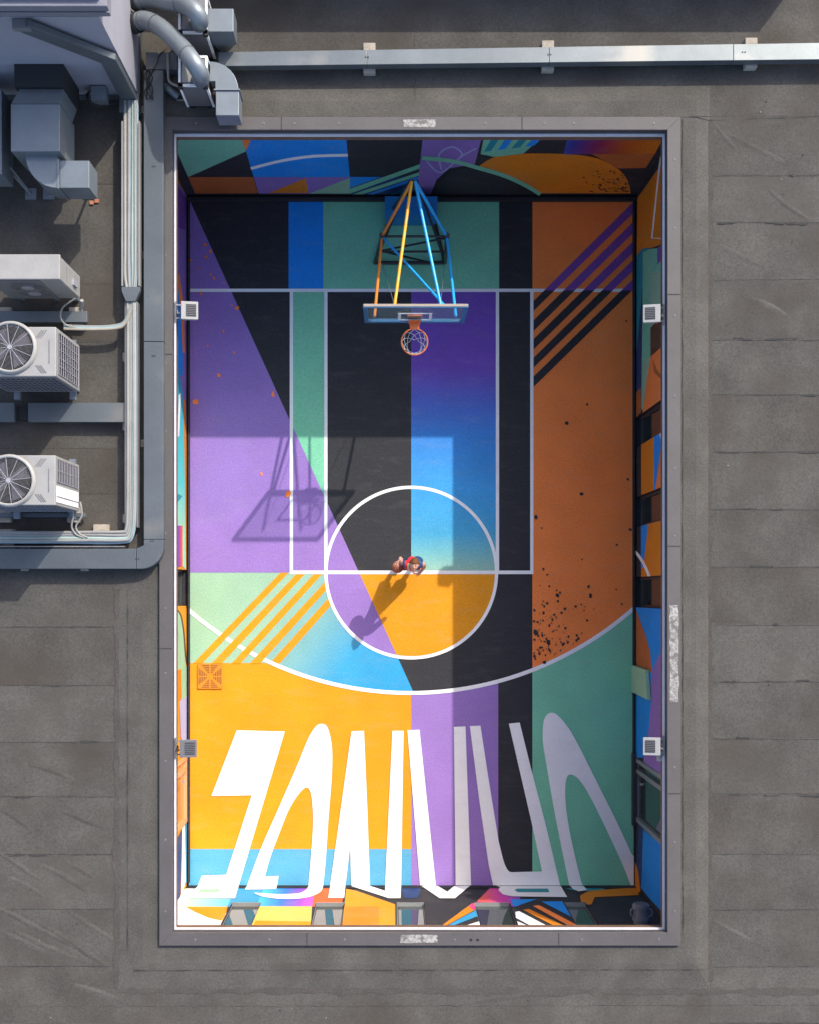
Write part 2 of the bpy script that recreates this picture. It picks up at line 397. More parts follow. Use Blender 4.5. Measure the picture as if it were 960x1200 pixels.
# letters (they climb on to the end wall)
def A(pts): return [(210 + x / 3.4286, 830 + y / 3.4286) for x, y in pts]
def B(pts): return [(470 + x / 3.31, 820 + y / 3.31) for x, y in pts]
fl(A([(232, 88), (425, 93), (239, 714), (75, 714), (92, 672), (190, 668), (292, 349), (130, 352)]), 'white', _lay[0])
fl(A(smooth2([(273, 714), (330, 560), (400, 400), (470, 240), (515, 130), (545, 78), (570, 62), (595, 74), (611, 130), (616, 200), (612, 300), (600, 450), (590, 600), (579, 714)]) +
     smooth2([(520, 714), (530, 600), (538, 480), (537, 400), (529, 338), (511, 318), (480, 345), (440, 410), (400, 510), (366, 600), (345, 675)]) + [(400, 673), (393, 714)]), 'white', _lay[0])
fl(A([(693, 92), (743, 90), (757, 420), (767, 714), (692, 714), (688, 545), (668, 714), (607, 714)]), 'white', _lay[0])
fl(A([(857, 90), (902, 90), (892, 714), (828, 714)]), 'white', _lay[0])
fl(B([(25, 118), (72, 116), (135, 719), (74, 719)]), 'white', _lay[0])
fl(B([(205, 105), (250, 103), (272, 719), (212, 719)]), 'white', _lay[0])
fl(B([(267, 102), (308, 100), (340, 310), (378, 545)] + smooth2([(378, 545), (398, 625), (414, 660), (428, 668)], 4)[1:] + [(547, 665), (505, 470), (418, 92), (460, 88), (505, 270), (560, 480), (617, 719), (357, 719), (340, 640), (305, 400)]), 'white', _lay[0])
fl(B(smooth2([(652, 719), (600, 460), (565, 260), (550, 160), (552, 90), (563, 62), (580, 50), (605, 58), (650, 110), (700, 200), (760, 320), (830, 460), (895, 600)]) + [(903, 606), (903, 719), (890, 719)] +
     smooth2([(890, 719), (855, 630), (790, 490), (730, 370), (690, 310), (660, 290), (643, 300), (637, 340), (640, 420), (660, 540), (690, 670), (703, 719)])[1:]), 'white', _lay[0])
# slab under the paint
x0, y0 = W(FX0, FY1).xy; x1, y1 = W(FX1, FY0).xy
court.box(x0 - .4, x1 + .4, y0 - .4, y1 + .4, -.3, -.001, P['black'])
tag(obj('court_floor', court, recalc=False), kind='structure')

# ------------------------------------------------------------------ courtyard walls with their murals
WL, WR, WT, WB = 219.0, 745.0, 230.0, 1039.0        # wall planes in court pixels
XL, XR = (WL - NX) / S, (WR - NX) / S
YT, YB = (NY - WT) / S, (NY - WB) / S
ZW = 4.38
class Wall:
    """maps the photo's view of a wall to (u, z) on its plane; u is x or y in metres"""
    def __init__(s, side): s.side = side; s.mb = MB(); s.n = 0
    def uz(s, px, py):
        if s.side == 'R': r = (px - NX) / (WR - NX); return ((NY - py) / r / S, H * (1 - 1 / r))
        if s.side == 'L': r = (NX - px) / (NX - WL); return ((NY - py) / r / S, H * (1 - 1 / r))
        if s.side == 'T': r = (NY - py) / (NY - WT); return ((px - NX) / r / S, H * (1 - 1 / r))
        r = (py - NY) / (WB - NY); return ((px - NX) / r / S, H * (1 - 1 / r))
    def p3(s, u, z, d=0.0):     # d = distance towards the court
        return {'R': Vector((XR - d, u, z)), 'L': Vector((XL + d, u, z)), 'T': Vector((u, YT - d, z)), 'B': Vector((u, YB + d, z))}[s.side]
    def box(s, u0, u1, z0, z1, d0, d1, m, mb=None):
        mb = mb or s.mb
        q = [(u0, z0), (u1, z0), (u1, z1), (u0, z1)]
        mb.hexa([s.p3(u, z, d0) for u, z in q], [s.p3(u, z, d1) for u, z in q], m)
    def art(s, pts, m, clips=None, raw=False, lay=None):
        poly = list(pts) if raw else [s.uz(*p) for p in pts]
        if s.side == 'T' and not raw: poly = [(u, ZW if z > 2.72 else z) for u, z in poly]
        if lay is None: s.n += 1; lay = s.n
        d = .001 + .0005 * lay
        if clips is None: clips = [(-50, 50, 0.0, ZW)]
        for c in clips:
            q = cliprect(poly, *c)
            if len(q) >= 3: s.mb.poly([s.p3(u, z, d) for u, z in q], P[m])
    def ext(s, pts):   # pull points that touch the edge of the opening further up the wall
        return pts

# ---- north wall (behind the hoop)
wt = Wall('T'); wt.box(XL - .3, XR + .3, 0, ZW, -.3, 0, P['black'])
def a4(pts): return [(180 + x / 3, 130 + y / 3) for x, y in pts]
def a5(pts): return [(480 + x / 3, 130 + y / 3) for x, y in pts]
wt.art(a4([(60, 85), (302, 85), (325, 142), (122, 232)]), 'green')
wt.art(a4([(300, 85), (430, 85), (325, 140)]), 'orange')
wt.art(a4([(325, 140), (430, 85), (678, 85), (690, 232), (352, 232)]), 'blue')
wt.art(a4(stroke(smooth2([(342, 202), (450, 175), (560, 159), (683, 155)]), 10)), 'white')
wt.art(a4([(122, 232), (350, 232), (368, 289), (147, 290)]), 'rust')
wt.art(a4([(352, 232), (690, 232), (690, 290), (370, 290)]), 'purple')
wt.art(a4([(535, 235), (545, 288), (406, 288)]), 'amber')
wt.art(a4([(548, 290), (690, 235), (690, 290)]), 'mint')
wt.art(a4([(690, 230), (938, 230), (930, 292), (690, 292)]), 'navy')
wt.art(a4([(690, 231), (800, 231), (690, 270)]), 'blue')
wt.art(a4([(690, 290), (690, 273), (945, 183), (945, 198)]), 'green')
wt.art(a4([(735, 292), (700, 292), (940, 212), (940, 224)]), 'green')
wt.art(a4([(775, 292), (750, 292), (940, 226), (940, 236)]), 'blue')
wt.art(a4([(830, 292), (900, 292), (940, 262), (940, 245)]), 'teal')
wt.art(a5([(52, 85), (262, 85), (230, 185), (140, 200), (95, 240), (75, 292), (25, 292)]), 'purple')
wt.art(a5(stroke(smooth2([(112, 205), (105, 150), (150, 125), (185, 150), (160, 180)]), 6)), 'lilac')
wt.art(a5(stroke(smooth2([(60, 175), (110, 215), (180, 160), (235, 130)]), 5)), 'lilac')
wt.art(a5(smooth2([(245, 192), (300, 160), (400, 148), (560, 150), (660, 165), (730, 200), (765, 240), (778, 288)]) + [(460, 288), (400, 252), (320, 218)]), 'amber')
wt.art(a5([(262, 85), (560, 85), (400, 148), (300, 160), (250, 150)]), 'green')
for k in range(4): wt.art(a5([(330 + 62 * k, 85), (362 + 62 * k, 85), (288 + 50 * k, 138 - 6 * k), (262 + 48 * k, 142 - 6 * k)]), ('teal', 'blue', 'teal', 'blue')[k])
wt.art(a5([(545, 85), (890, 85), (862, 148), (540, 150)]), 'sunset')
wt.art(a5([(640, 149), (862, 148), (830, 198), (735, 200), (690, 175)]), 'rust')
wt.art(a5(smooth2([(75, 292), (110, 237), (160, 206), (220, 197), (300, 222), (390, 262), (430, 290)])), 'black')
wt.art(a5(stroke(smooth2([(45, 163), (150, 174), (250, 200), (340, 228), (420, 266), (460, 292)]), 14)), 'green')
wt.n0 = wt.n + 1; wt.n += 15
for i in range(90):
    x = 770 - abs(random.gauss(0, 70)); y = 283 - abs(random.gauss(0, 32)); r = random.uniform(1.5, 6)
    if (x - 560) / 210 > 1 or y < 160 or ((x - 560) / 215) ** 2 + ((y - 288) / 130) ** 2 > 1: continue
    wt.art(a5([(x - r, y), (x, y - r * .4), (x + r, y - .5), (x + r * .6, y + r * .4)]), 'black', None, False, wt.n0 + i % 14)
wt.box(XL, XR, 0, .11, .06, .12, P['black'])
wall_n = obj('courtyard_wall', wt.mb); tag(wall_n, 'dark end wall behind the hoop with orange dome and blue panel mural', 'wall')

# ---- east wall
def glazing(w, parent, u0, u1, z0, z1, fm, gm, d=-.14, bars=(), hinge=None, name='window', fw=.05, depth=.06):
    fb = MB()
    w.box(u0, u0 + fw, z0, z1, d, d + depth, fm, fb); w.box(u1 - fw, u1, z0, z1, d, d + depth, fm, fb)
    w.box(u0 + fw, u1 - fw, z0, z0 + fw, d, d + depth - .004, fm, fb); w.box(u0 + fw, u1 - fw, z1 - fw, z1, d, d + depth - .004, fm, fb)
    for b in bars: w.box(b - fw / 2, b + fw / 2, z0 + fw, z1 - fw, d, d + depth - .006, fm, fb)
    f = obj(name, fb, parent)
    g = MB(); w.box(u0 + fw * .6, u1 - fw * .6, z0 + fw * .6, z1 - fw * .6, d + .01, d + .02, gm, g)
    obj('pane', g, f)
    if hinge:
        hb = MB(); u, z = hinge
        hb.bar(w.p3(u, z, d + depth), w.p3(u, z, d + depth + .07), .03, .03, M['lampw']); hb.bar(w.p3(u, z - .02, d + depth + .07), w.p3(u, z + .14, d + depth + .07), .03, .03, M['lampw'])
        obj('handle', hb, f)
    return f
def fy(v): return (NY - v) / S
def side_wall(side, wins, door, pier_mats):
    w = Wall(side)
    w.box(YB - .3, YT + .3, 0, ZW, -.45, -.16, P['black'])
    holes = sorted([(a, b, .05, 3.0) for a, b in wins] + ([door] if door else []))
    u = YB
    for a, b, z0, z1 in holes:
        w.box(u, a, 0, ZW, -.16, 0, pier_mats)
        if z0 > 0.051: w.box(a, b, 0, z0, -.16, 0, pier_mats)
        w.box(a, b, z1, ZW, -.16, 0, pier_mats); u = b
    w.box(u, YT, 0, ZW, -.16, 0, pier_mats)
    w.piers = []
    u = -50
    for a, b, z0, z1 in holes: w.piers.append((u, a, 0, ZW)); u = b
    w.piers.append((u, 50, 0, ZW))
    return w
E_WINS = [(fy(525), fy(490)), (fy(583), fy(618))[::-1], (fy(676.5), fy(711.5))[::-1]]
E_WINS = [tuple(sorted(t)) for t in E_WINS]
DOOR_E = (fy(961), fy(887), .04, 3.0)
we = side_wall('R', E_WINS, DOOR_E, P['black'])
def e1(pts): return [(720 + x / 3.53, 160 + y / 3.53) for x, y in pts]
def e2(pts): return [(720 + x / 3.53, 480 + y / 3.53) for x, y in pts]
def e3(pts): return [(720 + x / 3.75, 800 + y / 3.75) for x, y in pts]
X = 260   # beyond the edge of the opening: the paint carries on up the wall
pc = we.piers
we.art(e1([(95, 255), (205, 100), (X, 30), (X, 400), (205, 440), (180, 452), (155, 460), (118, 462), (92, 492)]), 'amber', pc)
we.art(e1(stroke([(200, 40), (186, 128), (155, 420), (X, 424)], 7)), 'white', pc)
we.art(e1([(92, 492), (118, 462), (150, 464), (150, 560), (118, 640), (105, 900), (92, 1080)]), 'teal', pc)
we.art(e1([(118, 480), (150, 464), (178, 462), (178, 530), (118, 600)]), 'green', pc)
we.art(e1([(178, 462), (205, 440), (X, 400), (X, 470), (205, 505), (178, 530)]), 'violet', pc)
we.art(e1([(118, 600), (205, 500), (X, 440), (X, 520), (205, 560), (180, 700), (150, 925), (120, 1140), (95, 1090)]), 'green', pc)
we.art(e1([(150, 560), (205, 560), (205, 690), (180, 800), (150, 800)]), 'mint', pc)
we.art(e1([(205, 505), (X, 460), (X, 700), (205, 700), (192, 640)]), 'rust', pc)
we.art(e1([(150, 790), (205, 740), (X, 700), (X, 820), (205, 862), (150, 912)]), 'brown', pc)
we.art(e1([(92, 900), (118, 620), (112, 1140), (92, 1160)]), 'navy', pc)
we.art(e1([(120, 930), (150, 910), (140, 1010), (118, 1142)]), 'mint', pc)
we.art(e1([(150, 912), (205, 862), (X, 820), (X, 1100), (205, 1120), (118, 1148), (135, 1010)]), 'orange', pc)
we.art(e1([(160, 920), (175, 960), (205, 1000), (205, 1015), (165, 975)]), 'rust', pc)
we.art(e1([(90, 1060), (110, 1040), (112, 1140), (90, 1165)]), 'rust', pc)
we.art(e2([(115, 100), (X, 20), (X, 400), (115, 400)]), 'amber', [p for p in pc if p[0] > -50][-2:-1] or pc)
def pier_art(v0, v1, lst):
    c = [(fy(v1) + .002, fy(v0) - .002, 0, ZW)]
    for pts, m in lst: we.art(e2(pts), m, c)
pier_art(525, 583, [([(113, 60), (X, -40), (X, 500), (113, 500)], 'amber'), ([(165, 60), (X, -20), (X, 150), (195, 150), (170, 340), (165, 340)], 'blue'), ([(188, 100), (X, 40), (X, 120), (200, 150)], 'white'), ([(165, 400), (170, 340), (205, 150), (X, 60), (X, 420)], 'orange')])
pier_art(618, 676.5, [([(113, 400), (X, 380), (X, 740), (113, 740)], 'amber'), ([(112, 400), (150, 400), (142, 480), (122, 650), (112, 660)], 'blue'), (stroke(smooth2([(70, 575), (95, 595), (125, 640), (150, 700), (160, 740)]), 12), 'white')])
c3 = [(fy(887) + .002, fy(711.5) - .002, 0, ZW)]
def E2(pts, m): we.art(e2(pts), m, c3)
def E3(pts, m): we.art(e3(pts), m, c3)
E2([(84, 780), (X, 780), (X, 1300), (84, 1300)], 'blue')
E2([(84, 800), (100, 850), (130, 930), (150, 1000), (158, 1090), (84, 1060)], 'rust')
E2([(178, 780), (195, 780), (205, 900), (X, 1000), (X, 900), (203, 840)], 'white')
E2([(160, 1075), (190, 1010), (X, 940), (X, 1500), (140, 1500), (150, 1200)], 'purple')
E2([(72, 1052), (148, 1078), (158, 1200), (72, 1160)], 'mint')
E3([(80, 50), (165, 78), (155, 200), (130, 330), (80, 330)], 'blue')
E3([(165, 78), (X, 110), (X, 480), (130, 345), (155, 200)], 'purple')
c4 = [(YB, fy(961) - .002, 0, ZW)]
we.art(e3([(125, 640), (220, 720), (X, 750), (X, 1120), (215, 1010), (150, 940), (118, 900)]), 'blue', c4)
we.art(e3([(112, 600), (130, 640), (122, 900), (95, 880)]), 'navy', c4)
we.art(e3([(92, 780), (108, 830), (118, 915), (108, 945), (92, 945)]), 'amber', c4)
# low black skirting
we.box(fy(886), YT - .13, 0, .10, .04, .07, P['black'])
wall_e = obj('courtyard_wall', we.mb); tag(wall_e, 'right side wall of the courtyard, orange and blue panels between dark windows, in shade', 'wall')
for a, b in E_WINS: glazing(we, wall_e, a + .004, b - .004, .06, 2.98, M['framed'], M['glass'])
glazing(we, wall_e, DOOR_E[0] + .004, DOOR_E[1] - .004, .045, 2.98, M['frame'], M['glass'], d=-.06, bars=(fy(902),), hinge=(fy(910), .9), name='door', fw=.085, depth=.09)
sb = MB(); we.box(fy(966), fy(882), .0, .16, .005, .09, M['darkgrille'], sb); obj('threshold', sb, wall_e)
# projecting mint panel
pb = MB(); q = [we.uz(*p) for p in e2([(72, 1052), (148, 1078), (158, 1200), (72, 1160)])]
pb.hexa([we.p3(u, max(z, .02), .03) for u, z in q], [we.p3(u, max(z, .02), .10) for u, z in q], P['mint']); obj('panel', pb, wall_e)

# ---- west wall
W_WINS = [tuple(sorted((fy(668), fy(710))))]
DOOR_W = (fy(962), fy(884), .04, 3.0)
ww = side_wall('L', W_WINS, DOOR_W, P['gold'])
def w1(pts): return [(180 + x / 3.75, 200 + y / 3.75) for x, y in pts]
def w2(pts): return [(180 + x / 3.75, 500 + y / 3.75) for x, y in pts]
def w3(pts): return [(180 + x / 3.75, 800 + y / 3.75) for x, y in pts]
pw = ww.piers
Y_ = -60
ww.art(w1([(160, 130), (Y_, -200), (Y_, 1300), (152, 1300)]), 'purple', pw)
ww.art(w1([(150, 130), (100, 60), (Y_, -100), (Y_, 200), (140, 260)]), 'violet', pw)
ww.art(w1([(92, 400), (Y_, 200), (Y_, 900), (128, 900), (130, 650), (118, 500)]), 'blue', pw)
ww.art(w1([(100, 450), (112, 452), (132, 580), (138, 800), (128, 800), (118, 600)]), 'orange', pw)
ww.art(w1([(96, 800), (Y_, 760), (Y_, 1400), (130, 1500), (130, 980)]), 'lefttq', pw)
ww.art(w2([(Y_, -100), (132, -60), (140, 400), (150, 640), (130, 615), (Y_, 615)]), 'lefttq', pw)
ww.art(w2([(130, -120), (140, -120), (150, 300), (155, 640), (142, 640), (138, 300)]), 'amber', pw)
ww.art(w2([(120, -150), (112, 40), (104, 45), (110, -140)]), 'white', pw)
ww.art(w2([(127, 435), (Y_, 430), (Y_, 616), (127, 616)]), 'rainbow', pw)
ww.art(w2([(96, 290), (126, 305), (96, 345)]), 'teal', pw)  # small triangular shadow put into the mural colour
ww.art(w2([(155, 797), (Y_, 797), (Y_, 1240), (155, 1240)]), 'gold', pw)
ww.art(w2(smooth2([(95, 805), (115, 830), (128, 900), (136, 1000), (140, 1060)]) + [(100, 1070), (Y_, 1075), (Y_, 805)]), 'mint', pw)
ww.art(w2(stroke(smooth2([(98, 803), (118, 828), (131, 900), (139, 1000), (146, 1045)]), 7)), 'brown', pw)
ww.art(w2([(Y_, 1080), (118, 1070), (122, 1200), (Y_, 1300)]), 'amber', pw)
ww.art(w2([(120, 1062), (148, 1050), (162, 1175), (122, 1200)]), 'mint', pw)
ww.art(w3([(152, 55), (113, 80), (118, 240), (152, 330)]), 'lilac', pw)
ww.art(w3([(100, 690), (125, 640), (127, 770), (120, 790), (116, 960), (100, 985)]), 'navy', pw)
ww.art(w3([(Y_, 700), (101, 680), (101, 1000), (Y_, 1100)]), 'gold', pw)
ww.art(w3([(124, 640), (136, 625), (140, 870), (120, 940)]), 'white', pw)
ww.art(w3([(138, 615), (150, 605), (150, 880), (140, 880)]), 'skyb', pw)
ww.box(YB + .1, YT - .13, 0, .10, .04, .07, P['black'])
wall_w = obj('courtyard_wall', ww.mb); tag(wall_w, 'left side wall of the courtyard, turquoise and yellow mural, lit by the sun', 'wall')
for a, b in W_WINS: glazing(ww, wall_w, a + .004, b - .004, .06, 2.98, M['framed'], M['glass'])
glazing(ww, wall_w, DOOR_W[0] + .004, DOOR_W[1] - .004, .045, 2.98, M['oframe'], M['oglass'], d=-.06, bars=(fy(900),), hinge=(fy(908), .8), name='door', fw=.085, depth=.09)

# ---- south wall (letters run up on to it)
ws = Wall('B')
ws.box(XL - .3, XR + .3, 0, ZW, -.45, -.085, P['black'])
ZS = 1.2
def ux(px, py=1075): return (px - NX) / ((py - NY) / (WB - NY)) / S
S_WINS = [(ux(263), ux(299)), (ux(366), ux(402)), (ux(465), ux(499)), (ux(560), ux(604)), (ux(671), ux(697))]
ws.box(XL - .16, XR + .16, 0, ZS, -.085, 0, P['black'])
u = XL - .16; ws.piers = []
for a, b in S_WINS:
    ws.box(u, a, ZS, 3.4, -.085, 0, P['black']); ws.piers.append((u, a, ZS, 3.4)); u = b
ws.box(u, XR + .16, ZS, 3.4, -.085, 0, P['black']); ws.piers.append((u, XR + .16, ZS, 3.4))
ws.box(XL - .16, XR + .16, 3.4, ZW, -.085, 0, P['black'])
ap = [(XL - .1, XR + .1, 0, ZS)]
allc = ap + ws.piers
def s3(pts): return [(190 + x / 4.571, 1020 + y / 4.571) for x, y in pts]
def s4(pts): return [(380 + x / 4.571, 1020 + y / 4.571) for x, y in pts]
def s5(pts): return [(580 + x / 4.364, 1020 + y / 4.364) for x, y in pts]
T = 420
ws.art(s3([(40, 90), (420, 90), (350, 195), (310, T), (-60, T)]), 'white', allc)
ws.art(s3([(170, 97), (400, 97), (370, 195), (125, 195)]), 'mintcyan', allc)
ws.art(s3([(125, 195), (350, 195), (345, 225), (318, 270), (250, 255), (180, 225)]), 'gold', allc)
ws.art(s3([(352, 195), (350, 180), (300, T), (260, T)]), 'amber', allc)
ws.art(s3([(395, 95), (560, 95), (520, 195), (350, 195)]), 'cyan', allc)
ws.art(s3([(545, 95), (850, 95), (808, 195), (505, 195)]), 'bluemag', allc)
ws.art(s3([(510, 193), (803, 193), (790, T), (440, T)]), 'halftone', allc)
ws.art(s3([(500, 270), (797, 275), (790, T), (440, T)]), 'gold', allc)
ws.art(s3([(820, 95), (980, 95), (960, 195), (805, 195)]), 'red', allc)
ws.art(s4([(118, 100), (170, 110), (380, 183), (382, T), (85, T)]), 'gold', allc)
ws.art(s4([(113, 195), (295, 195), (295, T), (88, T)]), 'amber', allc)
ws.art(s4([(410, 95), (520, 95), (500, 150), (430, 150)]), 'navy', allc)  # bluish sheen on the black apron, put into the colour
ws.art(s4([(820, 165), (890, 95), (1060, 95), (1040, 195), (850, 195)]), 'magblue', allc)
ws.art(s4([(500, T), (620, 305), (790, 180), (840, 165), (850, 190), (640, 305), (540, T)]), 'amber', allc)
ws.art(s4([(790, 180), (838, 165), (848, 190), (800, 215), (775, 195)]), 'pink', allc)
ws.art(s4([(560, T), (650, 303), (845, 197), (855, 235), (680, 303), (600, T)]), 'cyan', allc)
ws.art(s4([(640, T), (735, 305), (865, 265), (910, T)]), 'white', allc)
ws.art(s5([(80, 150), (215, 150), (95, 190)]), 'blue', allc)
ws.art(s5([(240, 162), (345, 160), (390, 240)]), 'blue', allc)
ws.art(s5([(105, 215), (125, 212), (280, 293), (430, T), (320, T), (200, 295), (108, 245)]), 'white', allc)
ws.art(s5([(112, 262), (190, 295), (300, T), (125, T)]), 'white', allc)
ws.art(s5([(145, 205), (175, 200), (370, 293), (520, T), (440, T), (320, 295)]), 'amber', allc)
ws.art(s5([(195, 185), (225, 180), (415, 280), (600, T), (540, T), (385, 290)]), 'orange', allc)
ws.art(s5([(360, 95), (560, 95), (560, 112), (400, 105)]), 'teal', allc)
ws.art(s5(smooth2([(435, 135), (460, 118), (510, 105), (735, 90)]) + [(735, 130), (510, 140), (495, 178), (445, 178)]), 'amber', allc)
# dark foot of the wall and the letters over it
ws.art([(200, 1039.2), (770, 1039.2), (770, 1041.5), (200, 1041.5)], 'black', allc)
ws.art(A([(75, 717), (55, 740), (38, 766), (224, 766), (239, 717)]), 'white', ap)
ws.art(A([(85, 729), (165, 728), (162, 743), (74, 745)]), 'mint', ap)
ws.art(A([(272, 717), (264, 731), (389, 729), (393, 717)]), 'white', ap)
ws.art(A([(579, 717)] + smooth2([(579, 717), (566, 742), (510, 764), (420, 769), (340, 760), (300, 744)])[1:] + smooth2([(300, 744), (400, 750), (480, 746), (510, 732), (520, 717)])[1:]), 'white', ap)
ws.art(A([(607, 717), (668, 717), (663, 765), (599, 765)]), 'white', ap)
ws.art(A([(692, 717), (767, 717), (828, 737), (828, 717), (892, 717), (890, 766), (842, 766)]), 'white', ap)
ws.art(B([(74, 721), (135, 721), (180, 748), (212, 721), (272, 721), (210, 773), (150, 773)]), 'white', ap)
ws.art(B([(357, 721), (617, 721), (645, 769), (430, 766), (395, 758), (378, 742), (384, 730)]), 'white', ap)
ws.art(B([(450, 736), (570, 736), (576, 750), (455, 750), (440, 743)]), 'teal', ap)
ws.art(B([(652, 721), (703, 721), (722, 741), (690, 747), (668, 738)]), 'white', ap)
wall_s = obj('courtyard_wall', ws.mb); tag(wall_s, 'end wall opposite the hoop, with tall white letters climbing on to it', 'wall')
for a, b in S_WINS:
    f = glazing(ws, wall_s, a + .004, b - .004, ZS + .03, 3.39, M['frame'], M['glass'], d=-.08, fw=.03, depth=.02)
    sl = MB(); ws.box(a + .004, b - .004, ZS + .002, ZS + .028, -.083, .008, M['frame'], sl); obj('sill', sl, f)

# vent pipe poking out of the end wall
hp = thing('vent_pipe', 'short grey plastic vent pipe with collars in the lower right corner', 'pipe', W(751, 1075, 2.5))
b = MB(); zc = 2.55; c0 = W(751, 1059, zc); yb = YB - .05
b.tube([c0, (c0.x, yb, zc)], .135, M['hopper'], n=28); obj('barrel', b, hp)
for yy in (c0.y - .02, c0.y - .24):
    b = MB(); b.tube([(c0.x, yy, zc), (c0.x, yy - .06, zc)], .155, M['hopper'], n=28); obj('collar', b, hp)
b = MB(); b.tube([(c0.x, c0.y + .004, zc), (c0.x, c0.y - .03, zc)], .11, M['lampg'], n=28); obj('opening', b, hp)
for sx in (-1, 1):
    b = MB(); b.tube(smooth2([(c0.x + sx * .13, c0.y - .08, zc + .05), (c0.x + sx * .19, c0.y - .10, zc + .05), (c0.x + sx * .19, c0.y - .20, zc + .05), (c0.x + sx * .13, c0.y - .22, zc + .05)]), .015, M['hopper'], n=8); obj('handle', b, hp)

# ------------------------------------------------------------------ drain
b = MB(); dx0, dy0 = W(232, 807).xy; dx1, dy1 = W(261, 778).xy; zd = .05
dr = thing('drain_grate', 'square orange drain grate with radiating slots set in the yellow floor', 'drain', ((dx0 + dx1) / 2, (dy0 + dy1) / 2, .03))
b.box(dx0, dx1, dy0, dy1, .030, .034, M['grate']); obj('plate', b, dr)
b = MB(); cx, cy = (dx0 + dx1) / 2, (dy0 + dy1) / 2; hs = (dx1 - dx0) / 2
for q in range(4):
    for k in range(5):
        t = .07 + k * .036; l = t * .78
        m4 = Matrix.Rotation(q * math.pi / 2, 2)
        for sg in (-1, 1):
            p = [m4 @ Vector(v) for v in ((t, sg * .012), (t + .02, sg * .012), (t + .02, sg * l), (t, sg * l))]
            b.poly([(cx + v.x, cy + v.y, .0352) for v in p], M['grated'])
for a in range(8):
    d = Vector((math.cos(a * math.pi / 4), math.sin(a * math.pi / 4), 0)); l = hs * (1.35 if a % 2 else .98)
    b.bar(Vector((cx, cy, .036)), Vector((cx, cy, .036)) + d * l, .010, .003, P['gold'])
obj('rib', b, dr)

# ------------------------------------------------------------------ roof
OX0, OX1 = (202 - NX) * (H - 4.72) / F, (782 - NX) * (H - 4.72) / F
OY1, OY0 = (NY - 152) * (H - 4.72) / F, (NY - 1093) * (H - 4.72) / F
def rp(px, py, dz=0.0): return W(px, py, ZR + dz)
roof = MB()
# membrane around the opening: outer flat field, inner band ramping up to the coping
def ringpts(x0, x1, y0, y1, z): return [Vector((x0, y0, z)), Vector((x1, y0, z)), Vector((x1, y1, z)), Vector((x0, y1, z))]
q0 = ringpts(-45, 45, -45, 45, ZR)
pa, pb_ = rp(136, 1160), rp(832, 100)
i0 = ringpts(pa.x, pb_.x, pa.y, pb_.y, ZR)
pa2, pb2 = rp(168, 1128), rp(815, 120)
i1 = ringpts(pa2.x, pb2.x, pa2.y, pb2.y, ZR + .05)
i2 = ringpts(OX0 - .10, OX1 + .10, OY0 - .10, OY1 + .10, ZR + .055)
i3 = ringpts(OX0 - .10, OX1 + .10, OY0 - .10, OY1 + .10, ZW + .002)
i4 = ringpts(-45, 45, -45, 45, ZW + .002)
for r0, r1, m in ((q0, i0, 'roof'), (i0, i1, 'roofb'), (i1, i2, 'roofb'), (i2, i3, 'soffit'), (i3, i4, 'soffit')):
    for k in range(4):
        roof.add([r0[k], r0[(k + 1) % 4], r1[(k + 1) % 4], r1[k]], [(0, 1, 2, 3)], M[m])
# lap seams of the membrane
def seam(p, q, w=.014, jag=.010, m='seam', dz=.004, base=None):
    n = max(4, int((q - p).length / .12)); d = (q - p).normalized(); nn = Vector((-d.y, d.x, 0))
    up = []; dn = []
    for i in range(n + 1):
        c = p + (q - p) * (i / n) + nn * random.uniform(-jag, jag) * .5
        w2 = w * random.choice((.25, .4, .6, .8, 1.0, 1.5))
        up.append(c + nn * w2 / 2 + Vector((0, 0, dz))); dn.append(c - nn * w2 / 2 + Vector((0, 0, dz)))
    for i in range(n): roof.add([up[i], up[i + 1], dn[i + 1], dn[i]], [(0, 1, 2, 3)], M[m])
def lap(x0, x1, y, w=5, dz=.003):      # lighter/darker overlap band beside a seam
    a = rp(x0, y); b_ = rp(x1, y)
    seam(a, b_, .016, .010); 
for y in (205, 262, 330, 397, 463, 530, 597, 664, 731, 798, 865, 932, 1000, 1066, 1132, 1199):
    y += random.uniform(-2, 2)
    seam(rp(833, y), rp(1160, y + random.uniform(-2, 2)))
for y in (735, 803, 870, 933, 1002, 1066, 1132):
    seam(rp(-250, y), rp(134, y + random.uniform(-1, 2)))
for x in (833,):
    seam(rp(x, 140), rp(x, 1135), .008, .008)
seam(rp(150, 690, .052), rp(150, 1115, .052), .010, .004, dz=.002)
seam(rp(157, 1137, .05), rp(830, 1136, .05), .010, .006, dz=.006)
seam(rp(797.5, 137, .056), rp(960, 136, .0), .012, .006, dz=.01)
seam(rp(200, 137, .056), rp(797, 137, .056), .012, .004, dz=.006)
for x in (487, 240): seam(rp(x, 96), rp(x, 137), .010, .005, dz=.05)
seam(rp(486, 40), rp(486, 60), .008, .005)
seam(rp(800, 140, .056), rp(801, 1100, .056), .014, .012, dz=.006)
seam(rp(-250, 1180), rp(960, 1178), .006, .02)
for y in (332, 400, 525, 578, 215): seam(rp(-100, y), rp(141, y + 1), .007, .008)
